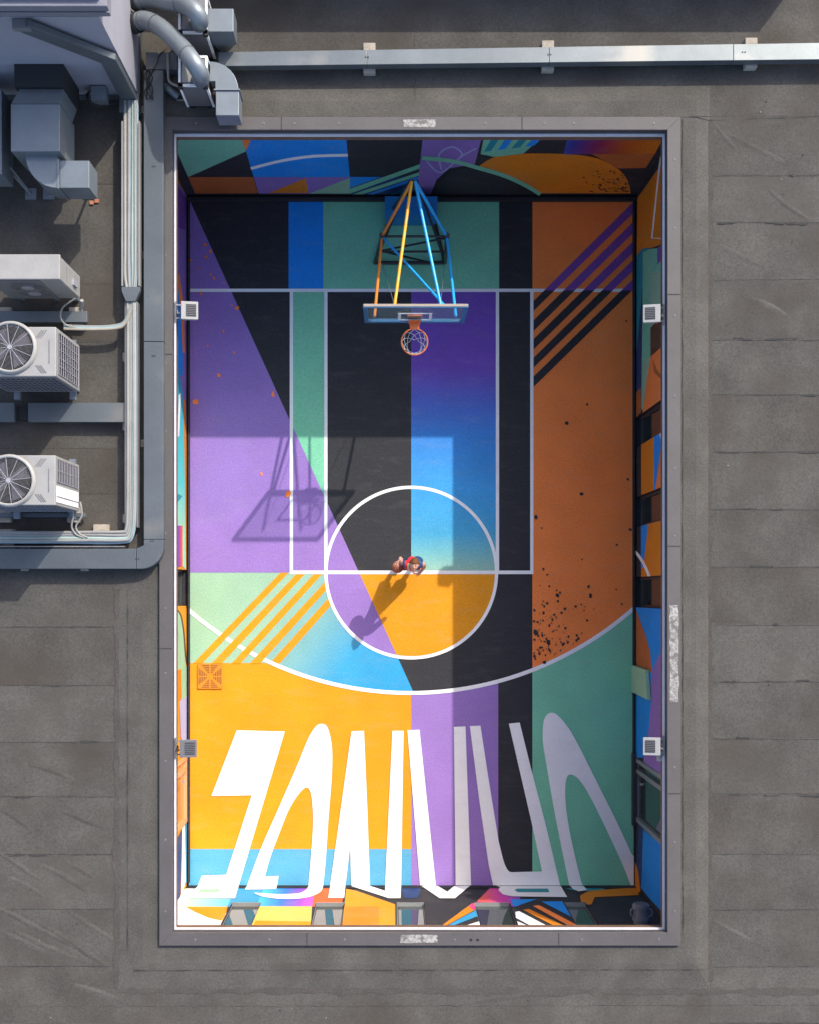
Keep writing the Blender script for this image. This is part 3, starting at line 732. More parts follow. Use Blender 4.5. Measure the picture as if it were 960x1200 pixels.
# every roll of membrane weathers a little differently
tones = [mat('roof_roll_%s' % n, c, rough=.92, var=v, scale=1.3, fine=.22, fscale=34, bump=.45, bscale=14, spec=.2, stain=(st, d, .46, .8)) for n, c, v, st, d in (
    ('grey', (0.0754, 0.0724, 0.0644), .22, .9, (0.061, 0.052, 0.044)), ('brown', (.0715, .0665, .059), .26, .7, (.058, .049, .041)),
    ('pale', (0.0796, 0.0760, 0.0680), .20, 1.2, (0.066, 0.059, 0.051)), ('mid', (0.0736, 0.0700, 0.0626), .24, 1.0, (0.056, 0.048, 0.041)))]
def rolls(x0, x1, ys, order):
    for k in range(len(ys) - 1):
        p = rp(x0, ys[k] + .3); q = rp(x1, ys[k + 1] - .3); n = 24; r_ = []
        z = ZR + .0015
        r_ = [Vector((p.x + (q.x - p.x) * i / n, p.y + random.uniform(-.006, .006), z)) for i in range(n + 1)] + [Vector((q.x + (p.x - q.x) * i / n, q.y + random.uniform(-.006, .006), z)) for i in range(n + 1)]
        roof.poly(r_, tones[order[k % len(order)]])
rolls(833, 1160, (138, 205, 262, 330, 397, 463, 530, 597, 664, 731, 798, 865, 932, 1000, 1066, 1132, 1199), (0, 2, 0, 3, 0, 1, 0, 3, 1, 2, 3, 0, 1, 3, 0, 2))
rolls(-250, 135, (670, 735, 803, 870, 933, 1002, 1066, 1132, 1199), (0, 1, 2, 3, 0, 2, 3, 1))
rolls(-250, 141, (120, 215, 332, 400, 525, 578, 622), (1, 1, 1, 3, 1, 1))
# wrinkles where the membrane has crept
wr = random.Random(11)
def wrinkle(px, py, ang, ln, h=.010, w=.055, z=.002):
    c = rp(px, py, z); d = Vector((math.cos(ang), math.sin(ang), 0)); nn = Vector((-d.y, d.x, 0)); n = 14; prof = (-1, -.6, -.25, 0, .25, .6, 1)
    vs = []; bend = wr.uniform(-.035, .035)
    for i in range(n + 1):
        t = i / n; e = math.sin(math.pi * t) ** .7
        o = c + d * (t - .5) * ln + nn * (bend * math.sin(math.pi * t) + wr.uniform(-.004, .004))
        for q in prof: vs.append(o + nn * q * w * (.4 + .6 * e) + Vector((0, 0, h * e * (.5 + .5 * math.cos(math.pi * q)))))
    m_ = len(prof); fs = [(i * m_ + k, i * m_ + k + 1, (i + 1) * m_ + k + 1, (i + 1) * m_ + k) for i in range(n) for k in range(m_ - 1)]
    roof.add(vs, fs, M['roof'], True)
for px, py, a, l in ((40, 1085, -28, 1.6), (75, 1100, -30, 1.9), (110, 1088, -34, 1.1), (60, 1110, -26, 1.3), (25, 1100, -25, 1.0), (105, 1115, -30, 1.0), (25, 1015, -38, .8), (70, 1028, -32, .9), (20, 960, -30, .7), (90, 1020, -28, .6), (60, 905, -20, .8), (100, 960, -26, .7),
                     (880, 170, -30, 1.2), (925, 240, -35, .9), (870, 300, -25, .8), (850, 160, -50, .6), (900, 360, -28, .8), (120, 1165, -20, .9), (350, 1150, -8, 1.4), (600, 1170, 6, 1.6), (860, 1090, -25, .8), (30, 1040, -30, .7)):
    wrinkle(px + wr.uniform(-4, 4), py, R(a + wr.uniform(-4, 4)), l, h=wr.uniform(.005, .009))
for k in range(26):      # edges of the overlaps lifting slightly
    y = wr.choice((205, 262, 330, 397, 463, 530, 597, 664, 731, 798, 865, 932, 1000, 1066)); x = wr.uniform(840, 950)
    a = rp(x, y + wr.uniform(-1, 1)); seam(a, a + Vector((wr.uniform(.08, .4), 0, 0)), wr.uniform(.02, .035), .01, dz=.006 + .0003 * k)
for k in range(14):
    y = wr.choice((735, 803, 870, 933, 1002, 1066, 1132)); x = wr.uniform(2, 125)
    a = rp(x, y + wr.uniform(-1, 1)); seam(a, a + Vector((wr.uniform(.08, .35), 0, 0)), wr.uniform(.02, .032), .01, dz=.006 + .0003 * k)
for k in range(46):      # grit and fallen bits
    x, y = wr.choice(((wr.uniform(836, 955), wr.uniform(140, 1190)), (wr.uniform(3, 134), wr.uniform(680, 1190)), (wr.uniform(5, 950), wr.uniform(1163, 1195)), (wr.uniform(290, 950), wr.uniform(95, 134))))
    if 780 < x < 834 or (185 < x < 834 and y < 137) or (136 < x < 190): continue
    p = rp(x, y); r0 = wr.uniform(.005, .013)
    roof.box(p.x - r0, p.x + r0 * wr.uniform(.5, 1.4), p.y - r0 * .8, p.y + r0, ZR + .001, ZR + .006 + r0 * .4, M[wr.choice(('lap', 'seam', 'lap', 'grit'))])
# darker strips along the low line round the upstand
for a, c in ((rp(137, 690, .006), rp(137, 1158, .006)), (rp(137, 1161, .002), rp(960, 1162, .002)), (rp(832, 1150, .002), rp(832, 140, .002))):
    for k in range(3): seam(a, c, .05 + .03 * k, .02, 'low_line', dz=.0022 + .0008 * k)
tag(obj('roof', roof, recalc=False), kind='structure')

# ------------------------------------------------------------------ coping around the opening
cop = thing('coping', 'grey metal coping with white inner lip framing the roof opening', 'coping', ((OX0 + OX1) / 2, (OY0 + OY1) / 2, ZR))
cw = .215; zt = 4.72; zb = ZR + .06
def mitred(x0, x1, y0, y1, w, z0, z1, m, nm):
    """four mitred strips, each its own mesh; inner rectangle x0..y1, width w outwards"""
    inn = [(x0, y0), (x1, y0), (x1, y1), (x0, y1)]; out = [(x0 - w, y0 - w), (x1 + w, y0 - w), (x1 + w, y1 + w), (x0 - w, y1 + w)]
    res = []
    for k in range(4):
        j = (k + 1) % 4; b = MB()
        g = .0015
        ring = [inn[k], inn[j], out[j], out[k]]
        b.prism(ring, z0, z1, m); res.append(obj(nm, b, cop, bevel=.004 if w > .1 else 0))
    return res
mitred(OX0, OX1, OY0, OY1, cw, zb, zt, M['coping'], 'coping_strip')
# recessed joint with the gap's shadow put into its dark colour, white lip and brown board below it
mitred(OX0 + .004, OX1 - .004, OY0 + .004, OY1 - .004, .09, ZR - .03, zb - .002, M['soffit'], 'joint')
mitred(OX0 + .028, OX1 - .032, OY0 + .03, OY1 - .035, .10, ZR - .08, ZR - .032, M['lip'], 'lip')
mitred(OX0 + .024, OX1 - .028, OY0 + .026, OY1 - .031, .09, ZW - .0, ZR - .082, M['timber'], 'fascia_board')
# mitre lines, worn patches and screws
for px0, px1, py0, py1 in ((474, 511, 140, 149), (785.5, 795.5, 709, 823), (470, 513, 1095.5, 1105)):
    b = MB(); z_ = zt + .003; a = W(px0, py1, z_); c = W(px1, py0, z_); n = 16
    pts = [(a.x, a.y), (c.x, a.y), (c.x, c.y), (a.x, c.y)]; rr = []
    for k in range(4):
        p, q = Vector(pts[k]), Vector(pts[(k + 1) % 4])
        for i in range(n): rr.append((p + (q - p) * i / n) + Vector((random.uniform(-.02, .004), random.uniform(-.006, .006))))
    b.poly([(p.x, p.y, z_) for p in rr], M['worn']); obj('worn_patch', b, cop)
for px, py, hz in ((330, 144.5, 0), (612, 144.5, 0), (360, 1100.5, 0), (655, 1100.5, 0), (790, 345, 1), (790, 640, 1), (790, 930, 1), (194.5, 415, 1), (194.5, 760, 1)):
    b = MB(); p = W(px, py, zt); l = .104
    if hz: b.box(p.x - l, p.x + l, p.y - .006, p.y + .006, zt + .001, zt + .005, M['seam'])
    else: b.box(p.x - .006, p.x + .006, p.y - l, p.y + l, zt + .001, zt + .005, M['seam'])
    obj('sealed_joint', b, cop)
scr = MB(); scr.cyl((0, 0, zt), .016, .006, M['pipeW'], n=10); scr.cyl((0, 0, zt + .006), .008, .004, M['kbar'], n=8)
sme = scr.mesh('screw', (0, 0, 0))
def screw(px, py):
    p = W(px, py, zt); o = bpy.data.objects.new('screw', sme); COL.objects.link(o); o.parent = cop
    o.location = Vector((p.x, p.y, 0)) - WLOC[cop]
for x in (230, 309, 397, 569, 673, 766, 345, 638): screw(x, 144.5)
for x in (229, 316, 404, 533, 586, 682, 772): screw(x, 1101)
for y in (187, 267, 370, 464, 549, 628, 711, 820, 899, 987, 1068): screw(790.5, y)
for y in (184, 299, 425, 505, 625, 713, 789, 892, 984, 1068): screw(194, y)
for sx in (-1, 1):
    _b = MB(); p = W(494 + sx * 4 + 62, 1101.5, zt + .004); _b.disc((p.x, p.y, zt + .004), .022, M['kbar'], 10); obj('hole_plug', _b, cop)

# ------------------------------------------------------------------ floodlights on the edge of the opening
def floodlight(px, py, side, label, dark=False):
    z0 = 4.52; c = W(px, py, z0); t = thing('floodlight', label, 'floodlight', (c.x, c.y, z0), 'floodlights around the opening')
    m = M['lampg'] if dark else M['lampw']
    sg = 1 if side == 'R' else -1
    b = MB(); w, d, h = .14, .15, .17
    ring0 = [Vector((c.x - w, c.y - d, z0 - .04)), Vector((c.x + w, c.y - d, z0 - .04)), Vector((c.x + w, c.y + d, z0 - .04)), Vector((c.x - w, c.y + d, z0 - .04))]
    ring1 = [v + Vector((0, 0, h - .02 + (.05 if (v.x - c.x) * sg > 0 else 0))) for v in ring0]
    b.hexa([c + (v - c) * .8 + Vector((sg * .03, 0, -.02)) for v in ring0], ring1, m); obj('housing', b, t, bevel=.010)
    b = MB(); xi = [(-.84 if sg > 0 else 1 - .36 - .98 + .98 * 0), 0]
    def lp(fx, fy_):      # fx 0 = court side .. 1 = arm side
        u_ = fx if sg > 0 else 1 - fx
        return (ring1[0].lerp(ring1[1], u_)).lerp(ring1[3].lerp(ring1[2], u_), fy_)
    e = [lp(.12, .16), lp(.70, .16), lp(.70, .84), lp(.12, .84)]
    up = Vector((0, 0, .004)); b.hexa([v + up * .2 for v in e], [v + up for v in e], M['darkgrille']); obj('louvre', b, t)
    for k in range(1, 7):
        b = MB(); p = e[0].lerp(e[3], k / 7); q = e[1].lerp(e[2], k / 7)
        b.bar(p + up * 2, q + up * 2, .006, .006, M['acgrey']); obj('fin', b, t)
    b = MB(); x2 = (OX1 if side == 'R' else OX0) + sg * -.012
    x2 = (OX1 - .02) if side == 'R' else (OX0 + .02)
    for yy in (-.11, .11):
        b.bar((c.x + sg * .1, c.y + yy, z0 + .03), (x2, c.y + yy, z0 + .06), .022, .022, M['steel'])
    b.bar((x2 - sg * .012, c.y - .17, z0 + .05), (x2 - sg * .012, c.y + .17, z0 + .05), .02, .05, M['steel'])
    obj('bracket', b, t)
    b = MB(); b.tube(smooth2([(c.x + sg * .12, c.y, z0 + .08), (c.x + sg * .2, c.y - .05, z0 + .12), (x2 - sg * .04, c.y + .03, z0 + .02), (x2 - sg * .02, c.y - .08, z0 - .1)]), .008, M['rubber'] if dark else M['pipeW'], n=6); obj('cable', b, t)
    return t
floodlight(761.5, 369.5, 'R', 'white floodlight on the right edge of the opening, beside the green mural')
floodlight(761.5, 873.5, 'R', 'white floodlight on the right edge of the opening, above the grey door')
floodlight(224, 366, 'L', 'pale grey floodlight on the left edge of the opening, over purple floor')
floodlight(222.5, 876, 'L', 'dark grey floodlight on the left edge of the opening, over yellow floor', True)
for px, py, lb in ((773, 886, 'small grey junction box below the white floodlight on the right edge'), (203.5, 886, 'small white junction box below the dark floodlight on the left edge')):
    b = MB(); c = W(px, py, 4.45); b.box(c.x - .05, c.x + .05, c.y - .08, c.y + .08, 4.42, 4.52, M['lampw']); b.cyl((c.x, c.y, 4.52), .02, .02, M['steel'], n=10); b.bar((c.x, c.y, 4.44), (c.x + (.2 if px > 500 else -.12), c.y, 4.44), .03, .03, M['steel'])
    solo('junction_box', b, lb, 'junction box', bevel=.008)

# ------------------------------------------------------------------ basketball hoop
hx = (482.5 - NX) / S; yb_ = (NY - 418) / S
hoop = thing('basketball_hoop', 'free standing basketball hoop on orange and blue tubes with glass backboard', 'basketball hoop', (hx, (NY - 300) / S, 0.03))
zt_, zb_ = 4.08, 2.98
apex = lambda s: W(484.5 + s * 2.2, 213, 3.6)
knee = lambda s: W(485.8 + s * 38, 277, 2.2)
foot = lambda s: W(480.5 + s * 41, 308, .06)
def tube_part(name, pts, r, m, n=10):
    b = MB(); b.tube(pts, r, M[m], n=n); return obj(name, b, hoop)
zm = .06
tube_part('base_bar', [foot(-1), foot(1)], .035, 'kbar')
back = lambda s: Vector((hx + s * .42, YT - .35, .10))
for s in (-1, 1):
    tube_part('base_bar', [foot(s), back(s)], .035, 'kbar')
    tube_part('front_leg', [foot(s), knee(s)], .035, 'kbar')
    tube_part('rear_leg', [back(s), apex(s)], .035, 'kbar')
    tube_part('stay', [foot(s) + Vector((0, .03, 0)), apex(s) + Vector((s * .03, .03, -.05))], .022, 'kbar')
    tube_part('upper_tube', [apex(s), knee(s)], .030, 'obar' if s < 0 else 'bbar')
    # arms to the backboard
    top = Vector((hx + (-.36 if s < 0 else .43), yb_ + .06, zt_ - .16))
    bot = Vector((hx + (-.72 if s < 0 else .74), yb_ + .06, zb_ + .12))
    tube_part('upper_arm', [apex(s), top], .028, 'ybar' if s < 0 else 'bbar')
    tube_part('lower_arm', [knee(s), bot], .028, 'obar' if s < 0 else 'bbar')
    tube_part('knuckle', [knee(s) + Vector((0, 0, .07)), knee(s) - Vector((0, 0, .12))], .05, 'kbar')
    tube_part('tie_wire', [top + Vector((0, 0, -.06)), foot(s).lerp(knee(s), .5)], .006, 'steel', 6)
tube_part('brace', [knee(-1), Vector((hx + .52, yb_ + .06, zt_ - .3))], .024, 'bbar')
tube_part('cross_bar', [knee(-1), knee(1)], .022, 'kbar')
tube_part('cross_bar', [foot(-1).lerp(knee(-1), .45), foot(1).lerp(knee(1), .45)], .022, 'kbar')
tube_part('cross_bar', [foot(-1).lerp(knee(-1), .45), foot(1).lerp(knee(1), .95)], .020, 'kbar')
tube_part('cross_bar', [foot(-1).lerp(knee(-1), .5), foot(1).lerp(foot(-1), .2)], .020, 'kbar')
tube_part('apex_collar', [apex(0) + Vector((0, 0, .0)), apex(0) - Vector((0, 0, .15))], .045, 'kbar')
b = MB(); x0, _ = W(452.5, 0).xy; b.box(hx - .54, hx + .50, YT - .62, YT - .22, .035, .55, M['boxblue']); obj('counterweight_box', b, hoop, bevel=.015)
b = MB(); b.box(hx - .55, hx + .51, YT - .63, YT - .21, .55, .58, M['boxblue']); obj('box_lid', b, hoop)
# backboard
b = MB(); bw = .90
b.box(hx - bw + .05, hx + bw - .05, yb_ - .012, yb_ + .012, zb_ + .05, zt_ - .05, M['clear']); glass = obj('glass_board', b, hoop)
b = MB()
for x0, x1, z0, z1 in ((-bw, bw, zt_ - .055, zt_), (-bw, bw, zb_, zb_ + .09), (-bw, -bw + .07, zb_ + .09, zt_ - .055), (bw - .07, bw, zb_ + .09, zt_ - .055)):
    b.box(hx + x0, hx + x1, yb_ - .03, yb_ + .03, z0, z1, M['bbframe'])
obj('board_frame', b, hoop, bevel=.004)
b = MB(); b.box(hx - bw + .01, hx + bw - .01, yb_ - .012, yb_ + .03, zt_ + .001, zt_ + .008, M['pipeT']); obj('top_cap', b, hoop)
b = MB()
for x0, x1, z0, z1 in ((-.30, .30, zb_ + .60, zb_ + .65), (-.30, .30, zb_ + .15, zb_ + .20), (-.30, -.25, zb_ + .20, zb_ + .60), (.25, .30, zb_ + .20, zb_ + .60)):
    b.box(hx + x0, hx + x1, yb_ - .018, yb_ - .0125, z0, z1, M['bbwhite'])
obj('target_square', b, glass)
rz = 3.06; ry = yb_ - .15 - .235
b = MB(); b.ring((hx, ry, rz), .235, .013, M['rim'], n=48); obj('rim', b, hoop)
b = MB()
b.hexa([(hx - .10, yb_ - .03, rz - .02), (hx + .10, yb_ - .03, rz - .02), (hx + .08, ry + .235, rz - .02), (hx - .08, ry + .235, rz - .02)], [(hx - .10, yb_ - .03, rz + .012), (hx + .10, yb_ - .03, rz + .012), (hx + .08, ry + .235, rz + .012), (hx - .08, ry + .235, rz + .012)], M['rim'])
b.box(hx - .11, hx + .11, yb_ - .036, yb_ - .031, rz - .1, rz + .13, M['rim']); b.box(hx - .13, hx + .13, yb_ + .031, yb_ + .05, rz - .1, rz + .22, M['rim'])
obj('rim_bracket', b, hoop)
b = MB(); NN = 8
lev = [(.228, 0), (.205, .10), (.165, .20), (.135, .30), (.125, .40)]
for k in range(NN):
    for sg in (1, -1):
        pts = []
        for j, (r, dz) in enumerate(lev):
            a = 2 * math.pi * (k + sg * j * .5) / NN
            pts.append((hx + r * math.cos(a), ry + r * math.sin(a), rz - dz))
        b.tube(pts, .0048, M['net'], n=5)
obj('net', b, hoop)

# ------------------------------------------------------------------ white building
XE = -4.177; YS = 8.20
wb = thing('white_building', 'white plastered rooftop building with moulded cornice in the upper left corner', 'building', (-7, 10, ZR))
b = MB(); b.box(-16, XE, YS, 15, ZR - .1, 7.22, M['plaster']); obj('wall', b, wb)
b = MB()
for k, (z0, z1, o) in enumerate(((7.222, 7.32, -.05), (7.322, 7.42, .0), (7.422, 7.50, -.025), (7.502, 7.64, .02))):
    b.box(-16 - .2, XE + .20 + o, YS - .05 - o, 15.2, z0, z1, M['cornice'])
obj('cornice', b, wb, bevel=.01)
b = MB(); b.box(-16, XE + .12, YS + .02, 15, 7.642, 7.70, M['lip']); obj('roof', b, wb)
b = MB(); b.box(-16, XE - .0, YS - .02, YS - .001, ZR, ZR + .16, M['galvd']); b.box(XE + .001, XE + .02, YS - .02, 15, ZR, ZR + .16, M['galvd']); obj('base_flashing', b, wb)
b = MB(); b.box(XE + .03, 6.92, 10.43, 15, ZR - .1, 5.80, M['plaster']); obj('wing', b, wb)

# cable duct running down the white wall
b = MB(); Yd = YS - .09
pA = Vector((-5.27, Yd, 7.16)); pA2 = Vector((-5.0, Yd, 7.05)); pB = Vector((-4.31, Yd, 6.18)); pC = Vector((-4.31, Yd, ZR + .25)); pD = Vector((-4.31, Yd - .02, ZR + .1))
dct = thing('wall_duct', 'flat grey cable duct running down the shaded white wall', 'duct', (pC.x, pC.y, ZR))
b = MB(); b.bar(pA, pB, .12, .30, M['galvd'], up=(0, 1, 0)); 
b = MB()
def flat_duct(mb, pts, w, d, m):     # width w in the wall plane (xz), depth d towards -y
    for i in range(len(pts) - 1):
        p, q = pts[i], pts[i + 1]
        t = (q - p).normalized(); n = Vector((-t.z, 0, t.x))
        t0 = pts[i - 1] if i > 0 else None
        def nn(k):
            if k == 0 or k == len(pts) - 1:
                a = (pts[min(k + 1, len(pts) - 1)] - pts[max(k - 1, 0)]).normalized(); return Vector((-a.z, 0, a.x))
            a = (pts[k] - pts[k - 1]).normalized(); c = (pts[k + 1] - pts[k]).normalized()
            na = Vector((-a.z, 0, a.x)); nc = Vector((-c.z, 0, c.x)); h_ = (na + nc).normalized()
            return h_ / max(.3, h_.dot(na))
        a, c = nn(i), nn(i + 1); dy = Vector((0, d / 2, 0))
        mb.hexa([p + a * w / 2 + dy, p - a * w / 2 + dy, p - a * w / 2 - dy, p + a * w / 2 - dy], [q + c * w / 2 + dy, q - c * w / 2 + dy, q - c * w / 2 - dy, q + c * w / 2 - dy], m)
flat_duct(b, [pA, pB, pC], .25, .10, M['galvd'])
obj('casing', b, dct, bevel=.006)
b = MB(); b.box(pC.x - .16, pC.x + .16, YS - .34, YS - .02, ZR + .02, ZR + .27, M['galvd']); obj('foot_box', b, dct, bevel=.008)
b = MB(); b.box(-5.42, -5.16, YS - .15, YS - .012, 7.10, 7.2, M['acgrey']); obj('top_collar', b, dct)

# ------------------------------------------------------------------ rectangular cable trunk beside the opening, bending left
ZT0, ZT1 = ZR + .06, ZR + .28
zt1 = ZT1
def tp(px, py): return W(px, py, ZT1).xy
tr = thing('cable_duct', 'wide grey metal trunk running along the opening and turning left', 'duct', (*tp(180, 400), ZR))
b = MB(); a = tp(168, 82); c = tp(191.5, 640)
ringv = [tp(168.5, 82), tp(191.5, 82), tp(191.5, 400), tp(168.5, 400)]
b.prism(ringv, ZT0, ZT1, M['galvd']); obj('section', b, tr, bevel=.006)
b = MB(); b.prism([tp(168.5, 400.6), tp(191.5, 400.6), tp(191.5, 632), tp(168.5, 632)], ZT0, ZT1 - .003, M['galvd']); obj('section', b, tr, bevel=.006)
b = MB()
arc = [(165.5 + 26 * math.cos(t * math.pi / 2 / 10), 640.5 + 26 * math.sin(t * math.pi / 2 / 10)) for t in range(11)]
b.prism([tp(191.5, 632.5)] + [tp(*p) for p in arc] + [tp(160, 666.5), tp(160, 643), tp(168.5, 639), tp(168.5, 632.5)], ZT0, ZT1, M['galvd']); obj('bend', b, tr, bevel=.006)
b = MB(); b.prism([tp(-90, 643), tp(159.5, 643), tp(159.5, 666.5), tp(-90, 666.5)], ZT0, ZT1 - .002, M['galvd']); obj('section', b, tr, bevel=.006)
b = MB(); b.prism([tp(171, 61), tp(207, 61), tp(207, 81), tp(171, 81)], ZT0, ZT1 - .004, M['galvd']); obj('section', b, tr, bevel=.006)
for px, py in ((180, 130), (180, 300), (180, 520), (100, 655), (30, 655)):
    b = MB(); p = W(px, py, ZR); b.box(p.x - .2, p.x + .2, p.y - .06, p.y + .06, ZR, ZT0 - .002, M['concrete']) if py < 600 else b.box(p.x - .06, p.x + .06, p.y - .2, p.y + .2, ZR, ZT0 - .002, M['concrete']); obj('foot', b, tr)
_b = MB()
for px, py in ((180, 195), (180, 417), (161, 655), (178, 634)):
    for s in (-1, 1): p = W(px + s * 1.3, py, ZT1 + .003); _b.cyl((p.x, p.y, ZT1), .012, .004, M['kbar'], n=8)
obj('rivet', _b, tr)

# ------------------------------------------------------------------ galvanised duct along the top
z1 = ZR + .30
td = thing('roof_duct', 'long galvanised rectangular duct across the roof above the opening', 'duct', (*W(600, 66, ZR).xy, ZR))
def tdp(px, py): return W(px, py, z1).xy
xs = [256, 430, 644, 860, 1120]
def ytop(x): return 61 - (x - 256) * (11 / 704)
def ybot(x): return 77.5 - (x - 256) * (8 / 704)
for k in range(4):
    a, c = xs[k], xs[k + 1] - .4
    b = MB(); b.prism([tdp(a, ytop(a)), tdp(c, ytop(c)), tdp(c, ybot(c)), tdp(a, ybot(a))], ZR + .14, z1 - (.002 if k % 2 else 0), M['galv']); obj('section', b, td, bevel=.005)
for x in (433, 642, 880):
    b = MB(); yc = (ytop(x) + ybot(x)) / 2; p = W(x, yc, ZR + .1)
    b.box(p.x - .10, p.x + .10, p.y - .27, p.y + .22, ZR, ZR + .138, M['concrete']); obj('support_block', b, td, bevel=.01)
_b = MB()
for x in (430, 644, 872):
    for s in (-1, 1): p = W(x + s * 1.5, (ytop(x) + ybot(x)) / 2, z1); _b.cyl((p.x, p.y, z1 - .002), .013, .006, M['kbar'], n=8)
obj('rivet', _b, td)

# ------------------------------------------------------------------ two ventilation units with round ducts
def vent_unit(px0, px1, py0, py1, zt, label, hatch):
    c0 = W(px0, py1, zt); c1 = W(px1, py0, zt)
    t = thing('ventilation_unit', label, 'ventilation unit', ((c0.x + c1.x) / 2, (c0.y + c1.y) / 2, ZR), 'ventilation units by the white building')
    zb = ZR + .12
    b = MB(); b.box(c0.x + .02, c1.x - .02, c0.y + .02, c1.y - .02, zb, zt - .012, M['acgrey']); obj('casing', b, t, bevel=.006)
    b = MB(); e = .035
    for x in (c0.x, c1.x - e):
        for y in (c0.y, c1.y - e): b.box(x, x + e, y, y + e, zb - .01, zt, M['bbwhite'])
    b.box(c0.x + e, c1.x - e, c0.y, c0.y + e, zt - e, zt, M['bbwhite']); b.box(c0.x + e, c1.x - e, c1.y - e, c1.y, zt - e, zt, M['bbwhite'])
    b.box(c0.x, c0.x + e, c0.y + e, c1.y - e, zt - e, zt, M['bbwhite']); b.box(c1.x - e, c1.x, c0.y + e, c1.y - e, zt - e, zt, M['bbwhite'])
    obj('frame', b, t)
    b = MB(); b.box(c0.x + .06, c1.x - .06, c0.y + .06, c1.y - .06, zt - .012, zt + .006, M['acgrey'] if not hatch else M['pipeW']); obj('top_panel', b, t)
    b = MB(); b.box(c0.x + .05, c1.x - .05, c0.y - .004, c0.y + .018, zb + .04, zt - .05, M['lampg']); obj('front_panel', b, t)
    b = MB()
    for x in (c0.x + .03, c1.x - .03): b.box(x - .04, x + .04, c0.y - .03, c0.y + .06, zt - .06, zt - .0, M['rubber'])
    obj('corner', b, t)
    for x in (c0.x + .08, c1.x - .08):
        for y in (c0.y + .05, c1.y - .05): 
            b = MB(); b.box(x - .04, x + .04, y - .04, y + .04, ZR, zb - .002, M['rubber']); obj('foot', b, t)
    return t, c0, c1
ZV = 5.55
v1, a0_, a1_ = vent_unit(209, 243, -6, 39, ZV, 'pale ventilation unit at the top edge, under the upper round duct', False)
v2, b0_, b1_ = vent_unit(209, 243, 65, 101, ZV - .08, 'pale ventilation unit nearest the opening, under the lower curved round duct', True)
def round_duct(pts, r, label, joints):
    t = thing('round_duct', label, 'duct', pts[0], 'round ducts leaving the white wall')
    sp = smooth2([tuple(p) for p in pts], 8)
    b = MB(); b.tube(sp, r, M['galv2'], n=28); obj('pipe', b, t)
    for j in joints:
        b = MB(); i = int(j * (len(sp) - 2)); p = Vector(sp[i]); d = (Vector(sp[i + 1]) - p).normalized()
        b.tube([p - d * .012, p + d * .012], r + .008, M['galv'], n=28); obj('seam_ring', b, t)
    b = MB(); p = Vector(pts[0]); d = (Vector(pts[1]) - p).normalized(); b.tube([p - d * .02, p + d * .1], r + .02, M['rubber'], n=28); obj('wall_collar', b, t)
zc = 5.75
p0 = W(153, 27.5, 5.2); p0.x = XE + .02
round_duct([p0 + Vector((0, 0, 0)), p0 + Vector((.22, 0, .10)), W(190, 33, 5.5), W(212, 54, 5.7), W(226, 72, 5.86), W(234, 85, 5.80), W(236, 90.5, 5.64), W(235, 92.5, 5.46)], .136, 'curved silver round duct from the white wall into the nearer unit', (.12, .24, .52))
p0 = W(153, 3, 5.2); p0.x = XE + .02
round_duct([p0, p0 + Vector((.3, 0, .12)), W(195, 2, 5.5), W(216, 5, 5.75), W(228, 13, 5.92), W(234, 22, 5.86), W(234, 26, 5.7), W(233, 28, 5.5)], .136, 'silver round duct from the white wall into the unit at the top edge', (.1, .4))
# outlet ducts on the right of the units
od = thing('outlet_duct', 'square silver outlet duct on the right of the top unit', 'duct', (*W(258, 24, ZR).xy, ZR), 'silver outlet ducts')
b = MB(); q0_ = W(243.5, 37, 5.42); q1_ = W(273.5, 10, 5.42)
b.box(q0_.x, q1_.x, q0_.y, q1_.y, 5.0, 5.42, M['galv2']); obj('casing', b, od, bevel=.006)
b = MB(); b.hexa([(q0_.x + .1, q0_.y + .06, ZR), (q1_.x - .22, q0_.y + .06, ZR), (q1_.x - .22, q1_.y - .05, ZR), (q0_.x + .1, q1_.y - .05, ZR)], [(q0_.x + .02, q0_.y + .01, 4.998), (q1_.x - .02, q0_.y + .01, 4.998), (q1_.x - .02, q1_.y - .01, 4.998), (q0_.x + .02, q1_.y - .01, 4.998)], M['steel']); obj('hood', b, od)
od2 = thing('outlet_duct', 'curved silver outlet duct ending in a box, right of the nearer unit', 'duct', (*W(262, 100, ZR).xy, ZR), 'silver outlet ducts')
zo = 5.25
def op(px, py): return W(px, py, zo).xy
b = MB(); arc = [op(246 + 33 * math.sin(t * math.pi / 20), 105 - 33 * math.cos(t * math.pi / 20)) for t in range(11)]
b.prism(arc + [op(252.5, 105), op(252.5, 95), op(246, 95)], 4.86, zo, M['galv2']); obj('elbow', b, od2, bevel=.004)
b = MB(); b.prism([op(251, 104.6), op(281.5, 104.6), op(281.5, 106), op(251, 106)], 4.84, zo + .02, M['steel']); obj('flange', b, od2)
b = MB(); b.prism([op(253, 106.3), op(280, 106.3), op(280, 135), op(253, 135)], 4.86, zo - .004, M['galv2']); obj('end_box', b, od2, bevel=.006)
b = MB(); p = W(215, 125, ZR); b.box(p.x - .1, p.x + .1, p.y - .1, p.y + .1, ZR, ZR + .05, M['concrete']); solo('paver', b, 'small concrete paver on the roof below the nearer ventilation unit', 'paver')
b = MB(); b.tube(smooth2([tuple(W(196, 62, 4.9)), tuple(W(197, 85, 4.95)), tuple(W(199, 96, 5.0)), tuple(W(209, 101, 5.05))]), .022, M['pipeW'], n=8); solo('hose', b, 'white hose curling from the trunk to the nearer ventilation unit', 'hose')
b = MB(); b.tube(smooth2([tuple(W(194, 101, 4.72)), tuple(W(202, 108, 4.75)), tuple(W(209, 113, 4.72))]), .06, M['galv2'], n=14); solo('flexible_hose', b, 'short ribbed silver hose lying left of the nearer unit', 'hose')
b = MB(); rng = random.Random(3)
